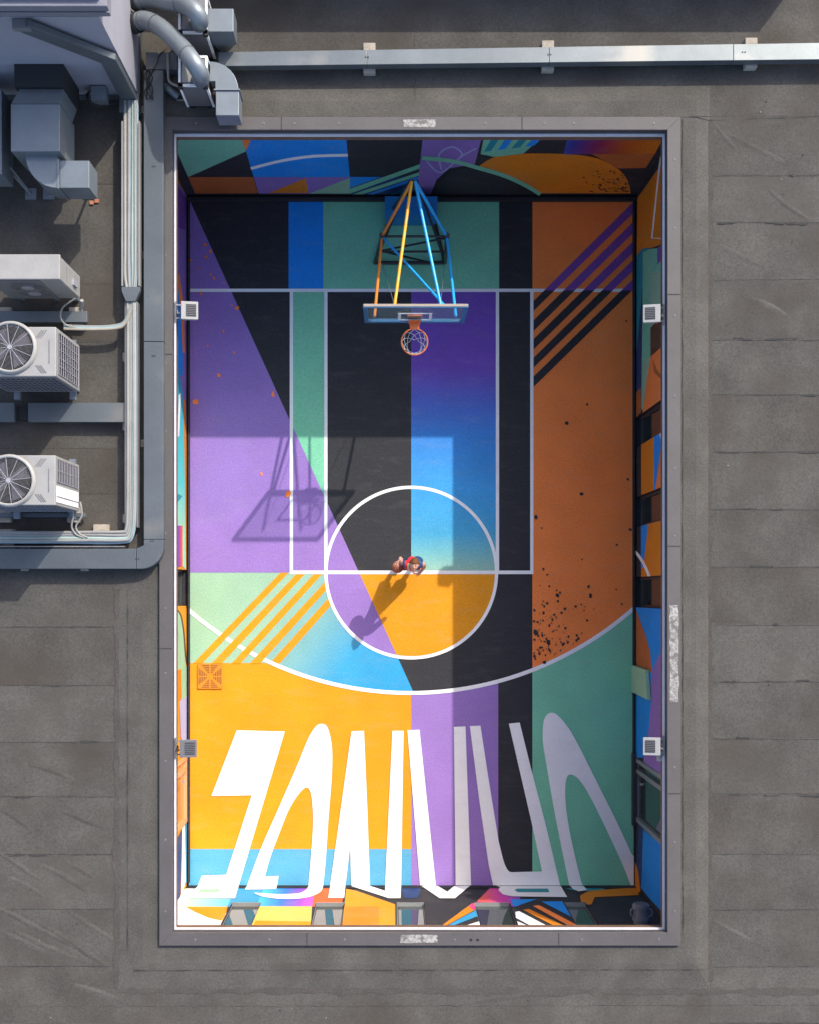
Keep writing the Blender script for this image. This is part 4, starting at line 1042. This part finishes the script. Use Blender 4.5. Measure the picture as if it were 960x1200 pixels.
for k in range(5):
    b.tube(smooth2([tuple(W(174 + rng.uniform(-2, 3) + 4 * math.sin(j * 1.3 + k), 82 + 8.5 * j, ZT1 + .012 + .006 * k)) for j in range(5)]), .008, M['rubber'], n=6)
b.tube(smooth2([tuple(W(178, 84, 4.9)), tuple(W(184, 74, 4.92)), tuple(W(186, 66, 4.9)), tuple(W(194, 58, 4.9))]), .008, M['rubber'], n=6)
solo('cable_tangle', b, 'tangle of black cables lying on the metal trunk', 'cables')
b = MB(); b.tube(smooth2([tuple(W(147, -4, 5.3)), tuple(W(150, 6, 5.35)), tuple(W(154, 12, 5.3)), tuple(W(160, 15, 5.2))]), .014, M['pipeW'], n=8); solo('cable', b, 'white cable arching from the white wall by the upper round duct', 'cable')

# ------------------------------------------------------------------ supply duct in the shaded corner
sd = thing('supply_duct', 'large silver duct with elbow and square outlet in the shaded corner', 'duct', (*W(60, 170, ZR).xy, ZR))
b = MB(); b.box(-5.86, -5.10, YS - .36, YS - .003, 4.95, 5.82, M['rubber']); obj('flexible_connector', b, sd)
b = MB()
b.hexa([(-5.80, 7.84, 5.0), (-5.12, 7.84, 5.0), (-5.12, 7.84, 5.75), (-5.80, 7.84, 5.75)], [(-5.88, 7.545, 5.22), (-5.13, 7.545, 5.22), (-5.13, 7.545, 5.9), (-5.88, 7.545, 5.9)], M['galv2']); obj('transition', b, sd)
b = MB(); b.box(-5.885, -5.13, 6.81, 7.54, 5.10, 5.905, M['galv2']); obj('silencer', b, sd, bevel=.008)
b = MB(); zo = 5.75
arc = [W(67 - 37 * math.cos(t * math.pi / 20), 181 + 39 * math.sin(t * math.pi / 20), zo).xy for t in range(11)]
b.prism([W(67, 181, zo).xy] + list(arc), 5.25, zo, M['galv2']); obj('elbow', b, sd, bevel=.004)
b = MB(); b.prism([W(67.3, 187, zo).xy, W(70, 187, zo).xy, W(70, 221, zo).xy, W(67.3, 221, zo).xy], 5.23, zo + .015, M['steel']); obj('flange', b, sd)
b = MB(); b.prism([W(70.4, 188, zo).xy, W(104.5, 188, zo).xy, W(104.5, 220, zo).xy, W(70.4, 220, zo).xy], 5.25, zo - .003, M['galv2']); obj('outlet', b, sd, bevel=.006)
for px, py, x2, y2 in ((37, 228, 12, 196), (106, 225, 103, 218), (58, 228, 62, 215)):
    b = MB(); p = W(px, py, ZR); b.box(p.x - .09, p.x + .09, p.y - .09, p.y + .09, ZR, ZR + .05, M['steel']); b.tube([(p.x, p.y, ZR + .05), tuple(W(x2, y2, 5.24))], .022, M['steel'], n=10); obj('leg', b, sd)
sd2 = thing('duct_box', 'partly seen silver duct box at the left edge beside the big duct', 'duct', (*W(-10, 160, ZR).xy, ZR))
b = MB(); p = W(2, 204, 5.6); b.box(p.x - .8, p.x, p.y, YS - .3, 5.05, 5.6, M['galv2']); obj('casing', b, sd2, bevel=.006)
b = MB(); b.tube([tuple(W(2, 190, 5.3)), tuple(W(36, 228, 4.66))], .018, M['steel'], n=8); obj('strut', b, sd2)
b = MB(); p = W(95, 100, ZR + .3)
b.box(-4.86, -4.62, YS - .25, YS - .022, 4.95, 5.12, M['steel']); 
for k in range(5): b.tube(smooth2([(-4.98 + .03 * k, YS - .10, 5.0 + .04 * k), (-4.9, YS - .25, 4.95 + .03 * k), (-4.75, YS - .24, 4.85 + .02 * k), (-4.5, YS - .16, 4.8)]), .013, M['rubber'], n=6)
solo('valve_box', b, 'small grey box with black cables against the foot of the white wall', 'junction box')
b = MB()
for k in range(2): p = W(108 + 6 * k, 238 - 2 * k, ZR); b.box(p.x - .035, p.x + .03, p.y - .03, p.y + .03, ZR + .002, ZR + .03, M['brick'])
solo('scrap', b, 'two small reddish scraps on the roof beside the duct leg', 'debris')

# ------------------------------------------------------------------ pipe run
ZP = ZR + .26
pr = thing('pipe_run', 'bundle of insulated pipes in a white tray running down and turning left', 'pipes', (*W(152, 380, ZR).xy, ZR))
cols = ['pipeW', 'pipeT', 'pipeW', 'pipeB', 'pipeG', 'pipeW', 'pipeB']
wob = random.Random(5)
for k in range(7):
    x = 146.5 + 2.35 * k; xn = 149.6 + 1.45 * k; zz = ZP + wob.uniform(-.02, .03)
    y2 = 637 - 1.55 * (k if True else 0); y2 = 623.5 + 2.0 * k * .98
    xk = xn
    pts = [W(x, 118, zz), W(x, 200, zz), W(x + wob.uniform(-.5, .5), 290, zz), W(x, 322, zz), W(xn, 350, zz), W(xn + wob.uniform(-.5, .5), 420, zz), W(xn + wob.uniform(-.4, .4), 520, zz), W(xn, 600, zz)]
    rr = 8 + 1.2 * k
    pts += [W(xn - rr * .25, y2 - rr * .35, zz), W(xn - rr, y2, zz), W(110, y2 + wob.uniform(-.6, .6), zz), W(60, y2 + wob.uniform(-.8, .8), zz), W(-80, y2, zz)]
    b = MB(); b.tube(smooth2([tuple(p) for p in pts], 5), .024 if k % 2 else .028, M[cols[k]], n=8); obj('pipe', b, pr)
for k in range(4):
    zz = ZP + .03 + .01 * k
    b = MB(); b.tube(smooth2([tuple(W(75, 381 + 1.6 * k, zz - .02)), tuple(W(110, 382.5 + 1.3 * k, zz)), tuple(W(135, 381 + 1.4 * k, zz)), tuple(W(146, 376 + 1.5 * k, zz)), tuple(W(151 + k, 362, zz))]), .017, M[('pipeW', 'pipeB', 'pipeG', 'pipeT')[k]], n=8); obj('branch_pipe', b, pr)
b = MB()
for x in (143.4, 163.2):
    p, q = W(x, 142, ZP + .04), W(x, 335, ZP + .04); b.box(p.x - .012, p.x + .012, q.y, p.y, ZR + .12, ZP + .05, M['pipeW'])
p, q = W(143.4, 142, ZP), W(163.2, 335, ZP); b.box(p.x + .013, q.x - .013, q.y, p.y, ZR + .12, ZR + .135, M['acgrey']); obj('tray', b, pr)
b = MB(); zc_ = ZP + .07
b.prism([W(142.5, 336, zc_).xy, W(163.8, 336, zc_).xy, W(163.8, 341, zc_).xy, W(158.5, 353, zc_).xy, W(147.5, 353, zc_).xy, W(142.5, 341, zc_).xy], ZP - .05, zc_, M['galvd']); obj('reducer', b, pr, bevel=.004)
b = MB()
for x in (147.2, 161.0):
    p, q = W(x, 354, ZP), W(x, 618, ZP); b.box(p.x - .010, p.x + .010, q.y, p.y, ZR + .12, ZP + .01, M['acgrey'])
for y in (623, 640.5):
    p, q = W(-80, y, ZP), W(146, y, ZP); b.box(p.x, q.x, p.y - .010, p.y + .010, ZR + .12, ZP + .01, M['acgrey'])
obj('tray', b, pr)
for y in (420, 500, 608): 
    b = MB(); p = W(160, y, ZR); b.box(p.x - .2, p.x + .06, p.y - .07, p.y + .07, ZR, ZR + .118, M['concrete']); obj('foot', b, pr)
for x in (10, 120):
    b = MB(); p = W(x, 632, ZR); b.box(p.x - .12, p.x + .12, p.y - .16, p.y + .16, ZR, ZR + .118, M['concrete']); obj('foot', b, pr)
# drain hoses from the lowest unit
hs_ = random.Random(2)
for k, (xa, xb) in enumerate(((84, 86), (94, 91))):
    b = MB(); b.tube(smooth2([tuple(W(xa, 588, 5.0)), tuple(W(xa + 2, 604, 4.95)), tuple(W(xb - 2, 617, 4.92)), tuple(W(xb + 3, 626, 4.9)), tuple(W(xb + 12, 630, 4.9))]), .016, M['pipeW'], n=8)
    solo('hose', b, ('white hose hanging from the lowest air conditioner, left of two', 'white hose hanging from the lowest air conditioner, right of two')[k], 'hose')

# ------------------------------------------------------------------ support rails for the air conditioners
def rail(px0, px1, py0, py1, zt, label, gap=None):
    t = thing('support_rail', label, 'rail', (*W((px0 + px1) / 2, (py0 + py1) / 2, ZR).xy, ZR), 'metal rails under the air conditioners')
    segs = [(px0, px1)] if not gap else [(px0, gap[0]), (gap[1], px1)]
    for a, c in segs:
        b = MB(); b.prism([W(a, py0, zt).xy, W(c, py0, zt).xy, W(c, py1, zt).xy, W(a, py1, zt).xy], ZR + .10, zt, M['galvd']); obj('beam', b, t, bevel=.005)
    if gap:
        b = MB(); b.prism([W(gap[0] + .2, py0 + 3, zt).xy, W(gap[1] - .2, py0 + 3, zt).xy, W(gap[1] - .2, py1 - 3, zt).xy, W(gap[0] + .2, py1 - 3, zt).xy], ZR + .05, zt - .1, M['rubber']); obj('gap_filler', b, t)  # black block added where the beam only has a gap
    for a in (max(px0, 8), px1 - 12):
        b = MB(); p = W(a, (py0 + py1) / 2, ZR); b.box(p.x - .1, p.x + .1, p.y - .13, p.y + .13, ZR, ZR + .098, M['concrete']); obj('foot', b, t)
rail(-60, 102, 364.5, 377.5, ZR + .20, 'grey metal rail just below the top air conditioner')
rail(-60, 147, 472, 494.5, ZR + .22, 'grey metal rail with a black filled gap below the middle air conditioner', (17, 33))
rail(-60, 100, 601, 606, ZR + .16, 'thin grey metal rail below the lowest air conditioner')

# ------------------------------------------------------------------ air conditioners
def wire_fan(t, c, r, z):
    b = MB(); b.disc((c[0], c[1], z - .035), r * 1.02, M['fan'], 48); obj('fan_well', b, t)
    b = MB()
    for k in range(4):
        a = k * math.pi / 2 + .4
        q = [(c[0] + rr * math.cos(a + da), c[1] + rr * math.sin(a + da), z - .03 + .006 * j) for j, (rr, da) in enumerate(((.05, 0), (r * .9, -.25), (r * .95, .45), (.07, .8)))]
        b.poly(q, M['fan'])
    b.cyl((c[0], c[1], z - .03), .06, .02, M['lampg'], n=18); obj('fan_blade', b, t)
    b = MB(); n = 48     # raised collar
    vs = []; prof = ((r * 1.00, z - .04), (r * 1.0, z + .012), (r * 1.04, z + .03), (r * 1.12, z + .022), (r * 1.17, z - .02))
    for rr, zz in prof: vs += [(c[0] + rr * math.cos(2 * math.pi * i / n), c[1] + rr * math.sin(2 * math.pi * i / n), zz) for i in range(n)]
    fs = [(j * n + i, j * n + (i + 1) % n, (j + 1) * n + (i + 1) % n, (j + 1) * n + i) for j in range(len(prof) - 1) for i in range(n)]
    b.add(vs, fs, M['ac'], True); obj('fan_collar', b, t)
    b = MB()
    for k in range(1, 19): b.ring((c[0], c[1], z + .012 + .012 * (1 - k / 19)), r * k / 19, .0028, M['acgrey'], n=36)
    for k in range(12):
        a = 2 * math.pi * k / 12 + .12
        b.tube([(c[0] + .02 * math.cos(a), c[1] + .02 * math.sin(a), z + .026), (c[0] + r * 1.01 * math.cos(a), c[1] + r * 1.01 * math.sin(a), z + .018)], .0042, M['wire'], n=6)
    b.cyl((c[0], c[1], z + .02), .035, .012, M['wire'], n=14); obj('fan_guard', b, t)
def grille(t, org, du, dv, nu, nv, nrm, bar=.008, dark='darkgrille'):
    """dark recess with a light grid: org corner, du, dv edge vectors"""
    nrm = Vector(nrm); b = MB(); e = nrm * .004
    q = [org, org + du, org + du + dv, org + dv]
    b.hexa([p - nrm * .02 for p in q], [p + e for p in q], M[dark]); obj('coil', b, t)
    b = MB(); o = nrm * .012
    for i in range(nu + 1): p = org + du * (i / nu); b.bar(p + o, p + dv + o, bar, bar, M['wire'], up=nrm)
    for j in range(nv + 1): p = org + dv * (j / nv); b.bar(p + o * 1.1, p + du + o * 1.1, bar, bar, M['wire'], up=nrm)
    obj('grille', b, t)
def vrf(pxr, py0, py1, fan, label, lower):
    zt = 6.18; zb = ZR + .30
    p1 = W(pxr, py1, zt); p0 = W(pxr, py0, zt); x1 = p1.x; ya, yb2 = p1.y, p0.y; x0 = x1 - 1.18
    t = thing('air_conditioner', label, 'air conditioner', ((x0 + x1) / 2, (ya + yb2) / 2, ZR), 'fan topped air conditioners at the left edge')
    b = MB(); b.box(x0, x1, ya, yb2, zb, zt, M['ac']); obj('casing', b, t, bevel=.012)
    fc = W(*fan, zt); wire_fan(t, (fc.x, fc.y), .345, zt + .035)
    b = MB()
    for i in range(3):
        for s, yy in ((1, ya + .05), (-1, yb2 - .05)):
            x = x1 - .14 - .035 * i
            b.bar((x, yy + s * .0, zt + .003), (x - .09, yy + s * .12, zt + .003), .012, .008, M['acgrey'])
    b.bar((x1 - .10, ya + .2, zt + .003), (x1 - .10, yb2 - .2, zt + .003), .012, .008, M['acgrey'])
    obj('top_rib', b, t)
    hh = zt - zb
    # side towards the opening
    if not lower: grille(t, Vector((x1, ya + .06, zb + .12)), Vector((0, yb2 - ya - .12, 0)), Vector((0, 0, hh - .24)), 5, 9, (1, 0, 0))
    else:
        grille(t, Vector((x1, ya + (yb2 - ya) * .48, zb + .10)), Vector((0, (yb2 - ya) * .46, 0)), Vector((0, 0, hh - .18)), 2, 13, (1, 0, 0))
        b = MB(); b.box(x1 + .001, x1 + .008, ya + .05, ya + (yb2 - ya) * .40, zb + .06, zt - .05, M['bbwhite']); b.box(x1 + .008, x1 + .011, ya + .13, ya + .145, zb + .06, zt - .05, M['acgrey']); obj('service_panel', b, t)
    grille(t, Vector((x0 + .05, ya, zb + .10)), Vector((x1 - x0 - .1, 0, 0)), Vector((0, 0, hh - .2)), 14, 7, (0, -1, 0), bar=.006, dark='darkgrille')
    for x in (x0 + .15, x1 - .12):
        for y in (ya + .08, yb2 - .08):
            b = MB(); b.box(x - .035, x + .035, y - .035, y + .035, ZR, zb - .002, M['steel']); obj('leg', b, t)
    for x in (x0 + .15, x1 - .12):
        b = MB(); b.box(x - .05, x + .05, ya - .12, yb2 + .1, ZR + .20, ZR + .28, M['steel']); obj('base_rail', b, t)
    return t
vrf(65.5, 383, 441, (13, 407.5), 'middle of three air conditioners, with a round fan guard and dark side grille', False)
vrf(65, 533.5, 592, (11.5, 563.5), 'lowest of three air conditioners, with round fan guard and white service panel', True)
# side-blowing unit at the top
zt = 6.02; zb = ZR + .28
p1 = W(69.5, 326.5, zt); p0 = W(69.5, 299, zt); x1, ya, yb2 = p1.x, p1.y, p0.y; x0 = x1 - 1.15
ac = thing('air_conditioner', 'slim white air conditioner with a dusty plain top, uppermost at the left edge', 'air conditioner', ((x0 + x1) / 2, (ya + yb2) / 2, ZR))
b = MB(); b.box(x0, x1, ya, yb2, zb, zt, M['ac']); obj('casing', b, ac, bevel=.015)
b = MB(); b.box(x0 - .01, x1 + .012, ya - .012, yb2 + .012, zt - .05, zt + .012, M['ac']); obj('lid', b, ac, bevel=.012)
b = MB(); b.box(x0 + .03, x1 - .33, ya - .012, ya - .001, zb + .04, zt - .08, M['acgrey']); obj('front_panel', b, ac)
for zc2 in (zb + .38, zt - .42):
    b = MB(); c = Vector(((x0 + x1 - .33) / 2 + .12, ya - .012, zc2)); 
    for k in range(1, 9): b.ring((c.x, c.y - .006, c.z), .26 * k / 8, .004, M['acgrey'], n=32, axis='y')
    for k in range(8):
        a = math.pi * k / 4; b.tube([(c.x, c.y - .01, c.z), (c.x + .26 * math.cos(a), c.y - .006, c.z + .26 * math.sin(a))], .005, M['acgrey'], n=6)
    b.tube([(c.x, c.y - .022, c.z), (c.x, c.y - .002, c.z)], .10, M['wire'], n=24)
    obj('fan_guard', b, ac)
b = MB()
for z in (zb + .3, zb + .75): b.box(x1 + .001, x1 + .006, ya + .06, yb2 - .06, z, z + .012, M['acgrey'])
b.box(x1 + .001, x1 + .03, ya + .1, ya + .2, zb + .25, zb + .45, M['wire']); obj('side_seam', b, ac)
for x in (x0 + .12, x1 - .45, x1 - .12):
    b = MB(); b.box(x - .03, x + .03, ya + .02, ya + .10, ZR, zb - .002, M['steel']); obj('leg', b, ac)
b = MB(); b.tube(smooth2([tuple(W(88, 350, 5.2)), tuple(W(74, 360, 5.1)), tuple(W(71, 372, 5.0)), tuple(W(78, 381, 4.92)), tuple(W(90, 384, 4.9))]), .014, M['pipeW'], n=8)
b.tube(smooth2([tuple(W(96, 352, 5.2)), tuple(W(96, 358, 5.1)), tuple(W(94, 363, 5.0))]), .03, M['pipeW'], n=8)
solo('hose', b, 'pale looped hose at the right foot of the uppermost air conditioner', 'hose')
b = MB(); p = W(120, 622, ZR); b.box(p.x - .13, p.x + .13, p.y - .07, p.y + .10, ZR, ZR + .09, M['concrete']); solo('concrete_block', b, 'small tan concrete block on the roof by the bend of the pipes', 'block', bevel=.01)
for py_ in (420, 508, 608): pass

# ------------------------------------------------------------------ player and ball
def skin_mesh(nodes, edges, root, m, sub=3):
    """grow a surface over a skeleton; returns the mesh data"""
    me = bpy.data.meshes.new('skin'); me.from_pydata([n[0] for n in nodes], edges, [])
    o = bpy.data.objects.new('skin_tmp', me); COL.objects.link(o)
    sk = o.modifiers.new('s', 'SKIN'); sk.use_smooth_shade = True
    if not me.skin_vertices: pass
    for i, n in enumerate(nodes):
        r = n[1]; sv = me.skin_vertices[0].data[i]; sv.radius = r if isinstance(r, tuple) else (r, r); sv.use_root = (i == root)
    ss = o.modifiers.new('sub', 'SUBSURF'); ss.levels = sub; ss.render_levels = sub
    dg = bpy.context.evaluated_depsgraph_get(); ev = o.evaluated_get(dg)
    vs = [v.co.copy() for v in ev.data.vertices]; fs = [tuple(p.vertices) for p in ev.data.polygons]
    bpy.data.objects.remove(o)
    return vs, fs
hip = W(481, 660, .93)
pl_loc = Vector((hip.x, hip.y, .035))
person = thing('person', 'player in a red and navy sleeveless jersey looking up, ball at his side', 'person', pl_loc)
fz = .035
ballc = W(466, 664.5, 1.22); BR = .121
footR = W(467, 661, 0); footL = W(490, 657, 0)     # R = his right (photo left)
nodes = []; edges = []
def nd(p, r, par=None):
    nodes.append((tuple(p), r)); i = len(nodes) - 1
    if par is not None: edges.append((par, i))
    return i
V = Vector
pel = nd(hip, (.15, .115))
wst = nd(hip + V((.01, -.005, .18)), (.135, .10), pel)
che = nd(hip + V((.03, -.02, .38)), (.155, .115), wst)
upc = nd(hip + V((.04, -.045, .48)), (.115, .085), che)
nek = nd(hip + V((.05, -.03, .585)), .052, upc)
hdb = nd(hip + V((.055, -.02, .68)), .05, nek)
shR = nd(hip + V((-.14, -.03, .475)), .058, upc)
shL = nd(hip + V((.225, -.025, .475)), .058, upc)
# right arm out to the ball
top = ballc + V((-.02, .02, BR)) 
elR = nd(hip + V((-.22, .10, .36)), .045, shR)
hR0 = ballc + V((.01, .11, .10))
dirR = (hR0 - ballc).normalized()
wrR = nd(ballc + (V((.06, .13, .13))), .030, elR)
pmR = nd(ballc + dirR * (BR + .022), .034, wrR)
ax1 = V((-.45, -.62, .62)).normalized(); 
side_ = dirR.cross(ax1).normalized(); fwd = side_.cross(dirR).normalized()
def finger(par, c, d0, fw, sd_, off, length, rad):
    """finger curling over a ball: start direction d0, bending along fw"""
    last = par
    ang0 = .30
    for j in range(1, 4):
        a = ang0 + length * j / 3
        d = (d0 * math.cos(a) + fw * math.sin(a) + sd_ * off * (1 + .25 * j)).normalized()
        last = nd(c + d * (BR + rad + .001), rad * (1 - .08 * j), last)
for off, ln in ((-.30, .52), (-.10, .62), (.10, .60), (.28, .46)): finger(pmR, ballc, dirR, fwd, side_, off, ln, .0095)
last = pmR
for j in range(1, 3):
    a = .25 + .28 * j; d = (dirR * math.cos(a) + (side_ * .9 + fw_ if False else side_ * .95 + fwd * .3).normalized() * math.sin(a)).normalized()
    last = nd(ballc + d * (BR + .012), .0105, last)
# left arm hangs bent, hand under the ball side
elL = nd(hip + V((.275, -.07, .22)), .042, shL)
wrL = nd(hip + V((.20, -.18, .08)), .028, elL)
pmL = nd(hip + V((.17, -.21, .085)), .032, wrL)
for k, (ox, oz, ln) in enumerate(((-.0, .03, .075), (-.012, .01, .085), (-.012, -.01, .08), (0, -.03, .062))):
    last = pmL
    for j in range(1, 4):
        last = nd(hip + V((.17 - .03 - ln * .42 * j + ox, -.21 - .012 + .006 * j * j, .085 + oz - .006 * j * j)), .0092 * (1 - .07 * j), last)
last = pmL
for j in range(1, 3): last = nd(hip + V((.155 - .02 * j, -.235 - .016 * j, .10 + .022 * j)), .0105, last)
# legs
for ft, sg in ((footR, -1), (footL, 1)):
    hp_ = nd(hip + V((sg * .095, .0, -.06)), (.092, .098), pel)
    an = V((ft.x, ft.y + .03, fz + .09))
    kn = nd((V(nodes[hp_][0]) + an) / 2 + V((sg * .015, -.03, .02)), (.058, .060), hp_)
    cf = nd(V(nodes[kn][0]).lerp(an, .35) + V((0, .02, 0)), (.054, .056), kn)
    ai = nd(an, .036, cf)
    nd(V((ft.x + sg * .02, ft.y - .05, fz + .05)), (.038, .03), ai)
    nd(V((ft.x + sg * .035, ft.y - .13, fz + .035)), (.036, .022), len(nodes) - 1)
bvs, bfs = skin_mesh(nodes, edges, pel, None)
body = MB(); body.add(bvs, bfs, M['skin'], True)
# head: face turned up to the drone
head_c = hip + V((.062, -.055, .725))
Rh = Matrix.Rotation(R(-8), 3, 'Z') @ Matrix.Rotation(R(-70), 3, 'X')   # tips the face (local -y) up
def headpt(v): return head_c + Rh @ (V(v) * 1.1)
n1, n2 = 28, 40; vs = []; fs = []
for i in range(n1 + 1):
    th = math.pi * i / n1
    for k in range(n2):
        a = 2 * math.pi * k / n2
        x, y, z = math.sin(th) * math.cos(a), math.sin(th) * math.sin(a), math.cos(th)
        px_, py_, pz_ = x * .077, y * .098, z * .120
        jaw = max(0, -z)
        px_ *= 1 - .30 * jaw ** 1.5
        if y > 0: py_ *= 1 - .35 * jaw
        else: py_ *= 1 + .05 * jaw
        if y < 0:
            g = lambda cx, cz, s: math.exp(-((x * .077 - cx) ** 2 + (z * .12 - cz) ** 2) / (2 * s * s))
            py_ -= .024 * g(0, -.018, .010) + .014 * g(0, .004, .008) + .006 * g(0, -.062, .014) + .008 * g(0, -.098, .016)
            py_ += .010 * (g(.031, .012, .012) + g(-.031, .012, .012))
            py_ -= .005 * (g(.03, .034, .014) + g(-.03, .034, .014))
        vs.append(headpt((px_, py_, pz_)))
for i in range(n1):
    for k in range(n2):
        a = i * n2 + k; b2 = i * n2 + (k + 1) % n2
        fs.append((a, a + n2, b2 + n2, b2))
body.add(vs, fs, M['skin'], True)
for sg in (-1, 1):
    body.sphere(headpt((sg * .030, -.080, .012)), .0125, M['eye'], n=8); body.sphere(headpt((sg * .030, -.0905, .012)), .006, M['pupil'], n=6)
    body.sphere(headpt((sg * .078, .005, -.005)), .026, M['skin'], n=8, sc=(.4, .75, 1))
    bw_ = [headpt((sg * (.016 + .008 * j), -.096 + .002 * j, .032 + (.004 if 0 < j < 3 else 0))) for j in range(4)]; body.tube(bw_, .004, M['hair'], n=6)
body.tube([headpt((-.024, -.094, -.058)), headpt((0, -.102, -.060)), headpt((.024, -.094, -.058))], .0055, M['lip_'], n=6)
obj('body', body, person, recalc=False)
# hair and short beard
b = MB(); vs = []; fs = []; hr = random.Random(4)
for i in range(n1 + 1):
    th = math.pi * i / n1
    for k in range(n2):
        a = 2 * math.pi * k / n2
        x, y, z = math.sin(th) * math.cos(a), math.sin(th) * math.sin(a), math.cos(th)
        line = .40 if y < -.25 else (.40 - (y + .25) * .9)
        g = 1.10 if z > max(line, -.45) else .93
        if g > 1: g += hr.uniform(-.015, .05)
        jaw = max(0, -z)
        vs.append(headpt((x * .079 * g * (1 - .3 * jaw ** 1.5), y * .100 * g * (1 - .3 * jaw), z * .121 * g)))
for i in range(n1):
    for k in range(n2):
        p = i * n2 + k; q = i * n2 + (k + 1) % n2; fs.append((p, p + n2, q + n2, q))
b.add(vs, fs, M['hair'], True); obj('hair', b, person, recalc=False)
# vest and shorts: the torso's own surface, lifted off the skin
_me = bpy.data.meshes.new('tmp'); _me.from_pydata([tuple(v) for v in bvs], [], bfs); _me.update()
bnr = [v.normal.copy() for v in _me.vertices]; bpy.data.meshes.remove(_me)
def garment(name, keep, lift, pick):
    b = MB(); use = {}; 
    for f in bfs:
        c = sum((bvs[i] for i in f), V()) / len(f)
        if not keep(c): continue
        for i in f:
            if i not in use: use[i] = len(b.v); b.v.append(bvs[i] + bnr[i] * lift(bvs[i]))
        b.f.append(tuple(use[i] for i in f)); b.m.append(b.mi(pick(c))); b.sm.append(True)
    o = obj(name, b, person, recalc=False)
    sd = o.modifiers.new('thickness', 'SOLIDIFY'); sd.thickness = .008; sd.offset = -1
def jkeep(c):
    l = c - hip
    if not (-.12 < l.z < .60): return False
    if l.y < -.152 and l.z < .2: return False
    if (l.z - .50) > -.03 and math.hypot(l.x - .05, (l.y + .06) * .75) < .075: return False
    return -.150 < l.x < .225 if l.z > .3 else -.17 < l.x < .19
def jpick(c):
    l = c - hip; x = l.x - .035
    if l.z < -.085: return M['jwhite']
    if x > .075 + .02 * math.sin(l.z * 9) or x < -.145: return M['jnavy']
    if l.y < -.02 and l.z > .36 and abs(abs(x) - .075) < .016: return M['jcream']
    if l.y > .03 and l.z < .42: return M['jnavy']
    return M['jred']
garment('jersey', jkeep, lambda v: .014, jpick)
def skeep(c): return .48 < c.z < hip.z - .045 and (c.y > hip.y - .15)
garment('shorts', skeep, lambda v: .016 + .05 * max(0, min(1, (hip.z - .1 - v.z) / .3)), lambda c: M['jnavy'])
for ft, sg in ((footR, -1), (footL, 1)):
    b = MB(); ring = [(ft.x + sg * .02 + .047 * math.cos(a) + sg * .012 * (-math.sin(a)), ft.y - .05 + .145 * math.sin(a)) for a in [2 * math.pi * i / 20 for i in range(20)]]
    b.prism(ring, fz - .002, fz + .025, M['shoe'])
    b.hexa([(x, y, fz + .026) for x, y in ring], [(ft.x + (x - ft.x) * .72, ft.y + .0 + (y - ft.y) * .78 + .02, fz + .095) for x, y in ring], M['jred']); obj('shoe', b, person, bevel=.006)
# ball
b = MB(); b.sphere((0, 0, 0), BR, M['ball'], n=24)
for ax in ('x', 'y', 'z'): b.ring((0, 0, 0), BR + .0005, .0035, M['seamb'], n=48, axis=ax)
for s in (-1, 1):
    pts = [V((s * .62 + .0 * math.cos(t), 0, 0)) for t in range(1)]
    pts = []
    for i in range(49):
        t = 2 * math.pi * i / 48; v = V((s * (.55 + .25 * math.cos(2 * t)), math.cos(t) * .8, math.sin(t) * .8)).normalized() * (BR + .0005); pts.append(v)
    b.tube(pts, .0035, M['seamb'], n=6, caps=False)
bo = obj('basketball', b, recalc=False); bo.location = ballc; bo.rotation_euler = (.5, .3, .2)
tag(bo, 'brown basketball held under the hand of the player', 'basketball')

# ------------------------------------------------------------------ light, sky, camera
sun = bpy.data.lights.new('sun', 'SUN'); sun.energy = 2.0; sun.angle = R(.53); sun.color = (1.0, .93, .82)
so = bpy.data.objects.new('sun', sun); COL.objects.link(so); so.location = (10, 14, 30)
so.rotation_euler = (-SUN).to_track_quat('-Z', 'Y').to_euler()
wd = bpy.data.worlds.new('World'); SC.world = wd; wd.use_nodes = True
nt = wd.node_tree; bg = nt.nodes['Background']; sk = nt.nodes.new('ShaderNodeTexSky'); sk.sky_type = 'NISHITA'; sk.sun_disc = False; sk.air_density = .75; sk.dust_density = 2.5; sk.ozone_density = .4
sk.sun_elevation = math.atan2(1.0, math.hypot(SUN.x, SUN.y)); sk.sun_rotation = math.atan2(SUN.x, SUN.y)
nt.links.new(sk.outputs[0], bg.inputs[0]); bg.inputs[1].default_value = .15

cam = bpy.data.cameras.new('camera'); co = bpy.data.objects.new('camera', cam); COL.objects.link(co); SC.camera = co
co.location = (0, 0, H); co.rotation_euler = (0, 0, 0)
cam.sensor_fit = 'VERTICAL'; cam.sensor_height = 24; cam.lens = 24 * F / 1200
cam.shift_x = (480 - NX) / 1200; cam.shift_y = (NY - 600) / 1200
cam.clip_end = 500; cam.clip_start = .1
SC.render.resolution_x = 819; SC.render.resolution_y = 1024
SC.view_settings.view_transform = 'Standard'; SC.view_settings.look = 'None'; SC.view_settings.gamma = 1; SC.view_settings.exposure = 1.18
SC.view_settings.use_curve_mapping = False
SC.cycles.max_bounces = 8; SC.cycles.diffuse_bounces = 6
